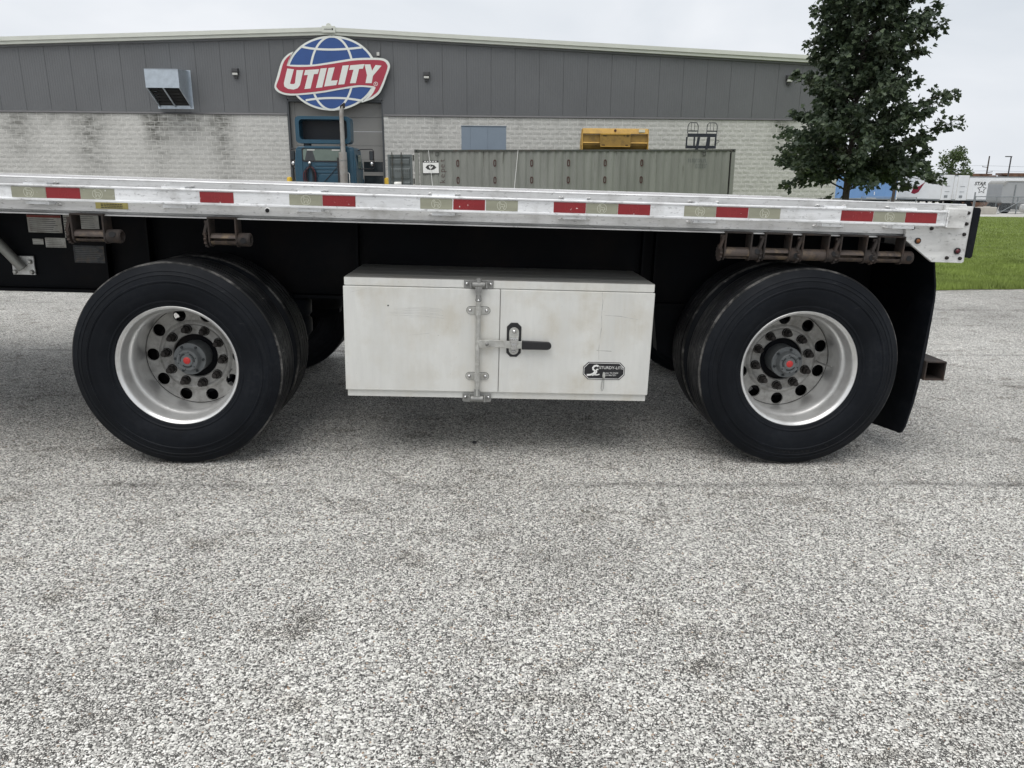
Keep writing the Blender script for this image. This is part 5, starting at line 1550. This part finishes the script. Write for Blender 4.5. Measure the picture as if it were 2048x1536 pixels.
# half widths of the crown to the left and to the right of the trunk, by height
prof = [(1.08, .2, .25), (1.2, .7, 1.0), (1.34, 1.2, 1.62), (1.64, 1.5, 1.85), (2.0, 1.6, 1.78), (2.25, 1.65, 1.66), (2.42, 1.95, 1.62), (2.55, 2.1, 1.72), (2.75, 1.75, 2.05), (2.95, 1.4, 2.1), (3.2, 1.22, 2.0), (3.5, 1.15, 2.15), (3.65, 1.18, 2.32), (3.8, 1.28, 1.8), (4.06, 1.34, 1.22), (4.3, 1.24, .98), (4.5, 1.15, 1.2),
        (4.8, 1.12, 1.42), (5.15, 1.16, 1.55), (5.5, 1.3, 1.42), (5.7, 1.34, 1.3), (5.9, 1.18, 1.22), (6.4, 1.0, 1.0), (6.9, .8, .8), (7.3, .5, .5), (7.7, .1, .15)]
def ext(z):
    for (z0, l0, r0), (z1, l1, r1) in zip(prof, prof[1:]):
        if z0 <= z <= z1:
            t = (z - z0) / (z1 - z0); return (l0 + (l1 - l0) * t) * 1.07, (r0 + (r1 - r0) * t) * 1.09
    return 0.05, .05
def crown(rr, zc, az):
    l, r = ext(zc)
    c = cos(az)
    wside = l if c < 0 else r
    other = (l + r) * .5
    return sqrt((wside * c) ** 2 + (other * sin(az)) ** 2)
rr = random.Random(17)
base = gz(TX, TY)
tr = MB(); tr.tube([(0, 0, -.05), (0.005, 0, .1), (.0, 0, .8), (.01, .01, 2.0), (-.02, .0, 3.5), (.03, .02, 5.0), (0.02, 0, 7.2)], [.15, .105, .092, .08, .06, .04, .012], 14)
trk = tr.build('trunk', M['bark'], oak, smooth=60)
samples = []
nb = 185
for k in range(nb):
    z = 1.5 + 5.95 * ((k + rr.random()) / nb)
    az = k * 2.399963 + rr.uniform(-.3, .3)
    R = crown(rr, min(z, 7.6), az) * (rr.uniform(.55, .92) if rr.random() < .6 else rr.uniform(.92, 1.1))
    zs = max(1.3, z - R * rr.uniform(.25, .55)) if z > 2 else z + rr.uniform(.1, .35)
    P0 = Vector((0, 0, min(zs, 7.0))); P1 = Vector((R * cos(az), R * sin(az), z - (0.12 if z < 1.9 else 0)))
    mid = (P0 + P1) / 2 + Vector((rr.uniform(-.08, .08), rr.uniform(-.08, .08), rr.uniform(.0, .12)))
    bmb = MB(); bmb.tube([P0, mid, P1], [.028 - .002 * min(z, 6), .014, .004], 5); bmb.build('limb', M['bark'], oak, smooth=60)
    # twigs with leaf clusters
    nt_ = int(9 + R * 7)
    for q in range(nt_):
        t = .28 + .72 * (q + rr.random()) / nt_
        a = P0.lerp(mid, t * 2) if t < .5 else mid.lerp(P1, t * 2 - 1)
        dirv = (Vector((cos(az), sin(az), .1)) + Vector((rr.uniform(-1, 1), rr.uniform(-1, 1), rr.uniform(-.7, .8)))).normalized()
        ln = rr.uniform(.08, .34)
        tip = a + dirv * ln
        for m_ in range(rr.randint(7, 13)):
            s0 = rr.random() ** .6
            pp = a + dirv * ln * s0 + Vector((rr.gauss(0, .05), rr.gauss(0, .05), rr.gauss(0, .05)))
            l, r = ext(max(1.0, min(7.7, pp.z)))
            if pp.z > 1.34 - .12 * abs(pp.x) * rr.random() and -l * 1.10 < pp.x < r * 1.10: samples.append((pp, dirv))
leaf_cloud('crown', M['leaf'], oak, samples, .12, 5)
# low hanging sprig by the trunk
sp = []
for k in range(26):
    u_ = rr.random(); pp = Vector((-.12 - .75 * u_, rr.uniform(-.2, .1), 1.30 - .28 * u_ + .07 * rr.gauss(0, 1))); sp.append((pp, Vector((-.3, 0, -.6))))
leaf_cloud('crown_sprig', M['leaf'], oak, sp, .13, 6)

def far_tree(x, y, h, w, seed, name, label):
    t = thing(name, label, 'tree', (x, y, gz(x, y)))
    r_ = random.Random(seed)
    b = MB(); b.tube([(0, 0, 0), (.05, 0, h * .4), (-.1, 0, h * .9)], [.22, .16, .04], 8); b.build('trunk', M['bark'], t, smooth=60)
    s = []
    for k in range(70):
        a = r_.random() * 6.283; zz = h * (.12 + .86 * r_.random()); Rm = w * (1 - abs(zz / h - .42) * 1.25) * sqrt(r_.random()) * r_.uniform(.8, 1.12)
        c = Vector((Rm * cos(a), Rm * sin(a), zz))
        cr = r_.uniform(.35, .8)
        for q in range(60):
            d = Vector((r_.gauss(0, 1), r_.gauss(0, 1), r_.gauss(0, 1))).normalized()
            s.append((c + d * cr * r_.random() ** .5, d))
    leaf_cloud('crown', M['leaf2'], t, s, .30, seed + 1, [(0, 0), (.3, .3), (.32, .6), (0, 1), (0, 1), (0, 1), (0, 1), (0, 1), (-.32, .6), (-.3, .3)])
far_tree(67.6, 111, 8.3, 3.4, 41, 'tree_beyond_yard', 'pale green bushy tree behind the parked white trailers')

# ================================================================== the yard at the right
M['wht'] = simple('white_trailer_panel', (.70, .72, .74), .45, 0, .03, .5, 0, 60, (.55, .55, .54), 1.2, .3)
M['blu'] = simple('blue_trailer_panel', (.14, .27, .50), .45, 0, .05, .5, 0, 60, (.12, .22, .42), 1.0, .4)
M['grt'] = simple('grey_hopper_panel', (.34, .35, .36), .5, .2, .06, .5)
M['tarp'] = simple('grey_tarp', (.30, .30, .29), .7, 0, .1, 1)
M['steel'] = simple('fence_steel', (.22, .24, .25), .5, .4, .1, 2)
M['conc'] = simple('rough_concrete', (.42, .40, .36), .85, 0, .12, 2)
M['rustp'] = simple('rusty_timber', (.12, .065, .04), .8, 0, .4, 1.5)
M['swoosh'] = simple('dark_red_graphic', (.20, .012, .03), .5, 0, .05, 1)
wheel_y = MB(); wheel_y.lathe([(0, 0), (.0, .3), (-.03, .42), (.02, .5), (.25, .5), (.28, .4), (.28, 0)], 20); wy_me = wheel_y.mesh('wheel', M['rubber'], 40)

def box_trailer(name, label, nose, ang, L, mat, group=None, H=2.75, floor=1.12, graphic=None):
    """nose: ground point of the near front corner line centre, body runs back along -dir"""
    x, y = nose
    t = thing(name, label, 'trailer', (x, y, gz(x, y)), ang, group)
    W2 = 1.29
    b = MB(); b.box(-L, 0, -W2, W2, floor, floor + H); b.build('body', mat, t, None, .03)
    for xx in [-.15 - 1.2 * k for k in range(int(L / 1.2))]:
        b = MB(); b.box(xx - .02, xx + .02, -W2 - .012, -W2 - .001, floor + .12, floor + H - .1); b.build('side_post', mat, t)
    b = MB(); b.box(-L, 0, -W2 - .02, -W2 - .0005, floor - .05, floor + .11); b.box(-L, 0, -W2 - .02, -W2 - .0005, floor + H - .1, floor + H + .02); b.build('rail', M['steel'], t)
    for zz in (.25, .9, 1.5):
        b = MB(); b.box(.002, .03, -.5, .5 if zz != .25 else .2, floor + zz, floor + zz + (.28 if zz == .25 else .05)); b.build('front_fitting', M['steel'], t)
    b = MB(); b.box(.003, .025, -W2 + .02, -W2 + .09, floor + .05, floor + H - .05); b.box(.003, .025, W2 - .09, W2 - .02, floor + .05, floor + H - .05); b.build('corner_rail', M['lens'], t)
    b = MB(); b.box(-L + .5, -.6, -.5, .5, floor - .22, floor - .051); b.build('chassis', M['frame'], t)
    for xx in (-2.6,):
        for yy in (-.9, .9):
            b = MB(); b.box(xx - .09, xx + .09, yy - .09, yy + .09, .03, floor - .22); b.box(xx - .15, xx + .15, yy - .15, yy + .15, 0, .03); b.build('landing_leg', M['frame'], t)
    for xx in (-L + 1.3, -L + 2.6):
        for yy, rz in ((-W2 + .02, 0), (W2 - .02, pi)):
            w = place('wheel', wy_me, t); w.location = (xx, yy, .5); w.rotation_euler = (0, 0, rz)
        b = MB(); b.cyl((xx, -1.0, .5), (xx, 1.0, .5), .07, n=10); b.build('axle', M['frame'], t)
    return t
A_ = radians(-58)
tA = box_trailer('box_trailer', 'white box trailer with dark red swoosh nearest the tree', (52.2, 86.0), A_, 14.6, M['wht'], 'white box trailers in the yard')
tB = box_trailer('box_trailer', 'plain white box trailer parked between the swoosh and star marked ones', (54.55, 87.0), A_, 14.6, M['wht'], 'white box trailers in the yard')
tC = box_trailer('box_trailer', 'white box trailer with dark star mark behind the gate', (71.5, 90.5), radians(-6), 16.2, M['wht'], 'white box trailers in the yard')
b = MB(); b.prism([(-3.4, 1.85), (-3.0, 1.75), (-2.55, 1.95), (-2.2, 2.6), (-1.9, 3.1), (-2.5, 2.65), (-3.2, 2.45)], -1.31, -1.303); b.build('graphic', M['swoosh'], tA)
b = MB()
v, f = curve_plate(None, .003, text='STAR', size=.55, offset=.015, shear=.2); b.add(v, f, facing(-12.6, -1.302, 3.05))
pts = []
for k in range(10):
    r = .52 if k % 2 == 0 else .24; a = pi / 2 + k * pi / 5; pts.append((r * cos(a), r * sin(a)))
v, f = stroke(pts, .09, True); b.add(v, f, facing(-12.3, -1.305, 2.42)); b.build('star_mark', M['ink'], tC)
tD = box_trailer('blue_box_trailer', 'blue box trailer side showing behind the tree trunk', (46.9, 88.0), radians(-3), 14.0, M['blu'])
b = MB(); b.box(-2.6, -2.52, -1.304, -1.30, 1.6, 1.95) ; b.box(-3.4, -2.3, -1.304, -1.30, 1.22, 1.27); b.box(-4.6, -3.9, -1.304, -1.30, 1.2, 1.24); b.box(-.5, -.25, -1.304, -1.30, 1.35, 1.5); b.build('graphic', M['white'], tD)
b = MB(); b.box(-.06, .04, -1.32, -1.295, 1.1, 3.9); b.build('corner_edge', M['white'], tD)
# grey hopper trailer with a rolled tarp in front of them
hpt = thing('hopper_trailer', 'grey hopper trailer with rounded tarp top at the right edge', 'trailer', (47.3, 70.5, gz(47.3, 70.5)), radians(-4))
b = MB(); b.prism(rrect(0, 9.0, .95, 2.85, .32, 6), -1.2, 1.2); b.build('body', M['grt'], hpt)
b = MB(); b.prism([(0.02, 2.55)] + arcpts(.34, 2.6, .33, 175, 90, 6) + [(8.9, 2.935), (8.9, 2.86), (.4, 2.86), (.1, 2.5)], -1.26, 1.26); b.build('tarp', M['tarp'], hpt)
for xx in (1.1, 3.4, 3.9, 6.4):
    b = MB(); b.box(xx, xx + .09, -1.25, -1.205, .98, 2.6); b.build('side_post', M['steel'], hpt)
b = MB(); b.prism([(1.6, .945), (3.2, .945), (2.6, .35), (2.2, .35)], -.9, .9); b.prism([(5.2, .945), (6.8, .945), (6.2, .35), (5.8, .35)], -.9, .9); b.build('hopper', M['grt'], hpt)
for xx in (7.4, 8.5, .6):
    for yy, rz in ((-1.15, 0), (1.15, pi)):
        w = place('wheel', wy_me, hpt); w.location = (xx, yy, .5); w.rotation_euler = (0, 0, rz)
# gate and fence
fy = 66.0
fence = thing('chain_link_gate', 'grey steel chain link gate with diagonal brace in front of the trailers', 'gate', (42.6, fy, gz(42.6, fy)))
b = MB(); b.cyl((0, 0, -.2), (0, 0, 1.85), .06, n=10); b.build('post', M['steel'], fence, smooth=50)
for z in (.25, 1.48):
    b = MB(); b.cyl((.08, 0, z), (8.6, 0, z), .035, n=8); b.build('rail', M['steel'], fence, smooth=50)
for xx in (.12, 2.0, 3.9, 5.7, 7.6):
    b = MB(); b.cyl((xx, 0, .25 if xx != 3.9 else -.1), (xx, 0, 1.48), .03 if xx != 3.9 else .05, n=8); b.build('upright', M['steel'], fence, smooth=50)
b = MB(); b.cyl((2.0, -.04, -.15), (4.6, -.04, 1.40), .035, n=8); b.build('brace', M['steel'], fence, smooth=50)
b = MB()
for k in range(70):
    x0 = .12 + k * .12
    for s_ in (-1, 1):
        xa, xb = (x0, x0 + 1.2) if s_ > 0 else (x0 + 1.2, x0)
        if max(xa, xb) < 8.5: b.box(0, 1, -.004, .004, -.004, .004, Matrix.Translation((xa, 0, .27)) @ Matrix.Rotation(-atan2(1.2, xb - xa), 4, 'Y') @ Matrix.Diagonal((sqrt(1.2 ** 2 + 1.2 ** 2), 1, 1, 1)))
o = b.build('chain_link_mesh', M['steel'], fence); o['kind'] = 'stuff'
f2 = thing('fence', 'low steel fence behind the tree in front of the white trailers', 'fence', (37.5, 76.0, gz(37.5, 76)))
for xx in (0, 3.0, 5.6):
    b = MB(); b.cyl((xx, 0, -.1), (xx, 0, 1.35), .045, n=8); b.build('post', M['steel'], f2, smooth=50)
for z in (.9, 1.32):
    b = MB(); b.cyl((0.05, 0, z), (5.55, 0, z), .03, n=8); b.build('rail', M['steel'], f2, smooth=50)
# concrete block by the gate
cbk = MB(); cbk.box(-.7, .7, -.35, .35, 0, .62); 
cbt = thing('concrete_block', 'pale concrete barrier block by the gate', 'concrete block', (42.7, 64.3, gz(42.7, 64.3)))
cbk.build('block_body', M['conc'], cbt, None, .05)
b = MB(); b.box(-.25, .25, -.12, .12, .621, .68); b.build('lifting_key', M['conc'], cbt, None, .03)
# hedge strip under the far fence
M['brush'] = m_grass('rough_grass_bank', (.09, .13, .04), (.06, .09, .03))
b = MB(); v = []; f = []
for j in range(4):
    for i_ in range(30):
        x = 30 + i_ * .6; y = 76.4 + j * .8; v.append((x, y, gz(x, y) + .0 + (.28 + .1 * mnoise.noise(Vector((x * .8, y, 0)))) * (1 if 0 < j < 3 else -.05)))
for j in range(3):
    for i_ in range(29): f.append((j * 30 + i_, j * 30 + i_ + 1, (j + 1) * 30 + i_ + 1, (j + 1) * 30 + i_))
b.add(v, f); struct(b.build('grass_bank', M['brush'], smooth=60))
# poles
def pole(x, y, h, label, name, kind):
    t = thing(name, label, 'pole', (x, y, gz(x, y)))
    if kind == 'utility':
        b = MB(); b.cyl((0, 0, 0), (0, 0, h), .17, .11, n=10); b.build('shaft', M['bark'], t, smooth=50)
        for z, s_ in ((h - 2.0, -1), (h - 2.9, 1), (h - 4.0, -1)):
            b = MB(); b.cyl((0, 0, z), (s_ * 1.0, 0, z + .1), .05, n=8); b.build('cross_arm', M['bark'], t); 
            b = MB(); b.cyl((s_ * .95, 0, z + .12), (s_ * .95, 0, z + .3), .05, n=8); b.build('insulator', M['steel'], t)
            b = MB(); b.tube([(s_ * .95 - 90, 4, z + .5), (s_ * .95 - 45, 2, z - .6), (s_ * .95, 0, z + .3), (s_ * .95 + 45, -2, z - .6), (s_ * .95 + 90, -4, z + .5)], .02, 4); b.build('wire', M['steel'], t)
    else:
        b = MB(); b.cyl((0, 0, 0), (0, 0, h), .1, .085, n=10); b.build('shaft', M['fix'], t, smooth=50)
        b = MB(); b.box(-.75, .05, -.16, .16, h - .02, h + .1); b.build('lamp_head', M['fix'], t, None, .03)
pole(91.9, 140, 8.55, 'wooden utility pole with short cross arms above the lumber piles', 'utility_pole', 'utility')
pole(68.9, 100.5, 6.65, 'dark slim street lamp pole at the right edge', 'street_lamp', 'lamp')
pole2 = thing('wooden_post', 'dark wooden post between the blue and white trailers', 'post', (40.7, 76.0, gz(40.7, 76)))
b = MB(); b.cyl((0, 0, 0), (0.05, 0, 4.2), .16, .13, n=10); b.build('shaft', M['bark'], pole2, smooth=50)
# timber stacks behind the trailers
for k, (x, y, w, zt, lab) in enumerate([(74.5, 117, 6.2, 3.75, 'low rusty brown timber stack left of the utility pole'), (83.0, 118, 6.0, 3.85, 'rusty brown timber stack beside the street lamp'), (90.5, 119, 8.0, 3.2, 'long rusty brown timber stack at the far right edge')]):
    t = thing('timber_stack', lab, 'timber stack', (x, y, gz(x, y)), 0, 'timber stacks beyond the yard')
    r_ = random.Random(60 + k)
    hgt = zt + 1.1
    z = 0
    while z < hgt:
        h_ = r_.uniform(.22, .4); x0 = -w / 2 + r_.uniform(-.5, .6); x1 = w / 2 + r_.uniform(-.8, .5)
        b = MB(); b.box(x0, x1, -1.2, 1.2, z, z + h_ - .02); b.build('timber', M['rustp'], t, None, .02)
        z += h_
# a parked car cut by the right edge of the frame
M['carp'] = simple('silver_car_paint', (.45, .45, .44), .3, .3, .05, 2)
car = thing('parked_car', 'silver parked car at the right edge beside the gate', 'car', (43.5, 57.5, gz(43.5, 57.5)), radians(-8))
b = MB(); b.prism([(-2.0, .28), (2.1, .28), (2.2, .5), (2.15, .78), (1.2, .92), (.55, 1.38), (-.85, 1.42), (-1.7, .98), (-2.1, .9), (-2.15, .5)], -.85, .85); cbod = b.build('body', M['carp'], car, None, .08)
for s_ in (-1, 1):
    b = MB(); b.prism([(1.0, .95), (.5, 1.32), (-.2, 1.34), (-.2, .95)], s_ * .852, s_ * .86); b.build('side_window', M['glass'], car)
    b = MB(); b.prism([(-.28, .95), (-.28, 1.34), (-.8, 1.34), (-1.4, .98)], s_ * .852, s_ * .86); b.build('side_window', M['glass'], car)
    for xx in (-1.35, 1.35):
        w = place('wheel', wy_me, car); w.scale = (.64, .75, .64); w.location = (xx, s_ * .87, .32); w.rotation_euler = (0, 0, 0 if s_ < 0 else pi)
for yy in (-.6, .6):
    b = MB(); b.lathe([(0, 0), (.02, .08), (.05, .1)], 12, Matrix.Translation((-2.16, yy, .68)) @ Matrix.Rotation(-pi / 2, 4, 'Z')); b.build('headlight', M['lens'], car)

# ================================================================== small things on the ground
st_ = MB(); st_.add([(sin(i * 1.3) * .012, cos(i * 2.1) * .012, .004 + .009 * (i % 3)) for i in range(8)], [(0, 1, 2), (0, 2, 3), (3, 4, 5), (5, 6, 7), (0, 5, 7), (1, 4, 6)])
def pebble(x, y, s_, lab):
    bm = bmesh.new(); bmesh.ops.create_icosphere(bm, subdivisions=2, radius=s_)
    for v_ in bm.verts: v_.co *= 1 + .35 * mnoise.noise(v_.co * 60 + Vector((x * 9, y * 7, 0))); v_.co.z *= .7
    me = bpy.data.meshes.new('pebble'); bm.to_mesh(me); bm.free(); me.materials.append(M['blackp'])
    o = place('pebble', me); o.location = (x, y, gz(x, y) + s_ * .45); tag(o, lab, 'pebble')
def loose():
    r_ = random.Random(77); b = MB()
    M['loose'] = simple('loose_chippings', (.42, .41, .385), .85, 0, .75, 55)
    base_ = [Vector(v) for v in ((1, 0, 0), (-1, 0, 0), (0, 1, 0), (0, -1, 0), (0, 0, 1), (0, 0, -.6))]
    fc = [(0, 2, 4), (2, 1, 4), (1, 3, 4), (3, 0, 4), (2, 0, 5), (1, 2, 5), (3, 1, 5), (0, 3, 5)]
    for k in range(2600):
        y = 1.3 + 5.5 * r_.random() ** 1.3; x = (r_.random() - .5) * 1.7 * y
        rad = r_.uniform(.0028, .0068)
        if r_.random() < .03: rad *= 1.6
        a = r_.random() * 6.28
        v = [Vector((q.x * rad * r_.uniform(.7, 1.2), q.y * rad * r_.uniform(.7, 1.2), q.z * rad * r_.uniform(.6, .9))) for q in base_]
        b.add([(x + q.x * cos(a) - q.y * sin(a), y + q.x * sin(a) + q.y * cos(a), gz(x, y) + q.z + rad * .4) for q in v], fc)
    o = b.build('loose_gravel', M['loose']); o['kind'] = 'stuff'; o['label'] = 'loose stone chippings scattered over the pavement'; o['category'] = 'gravel'
loose()
pebble(-.07, 3.91, .013, 'small black pebble on the pavement below the toolbox')
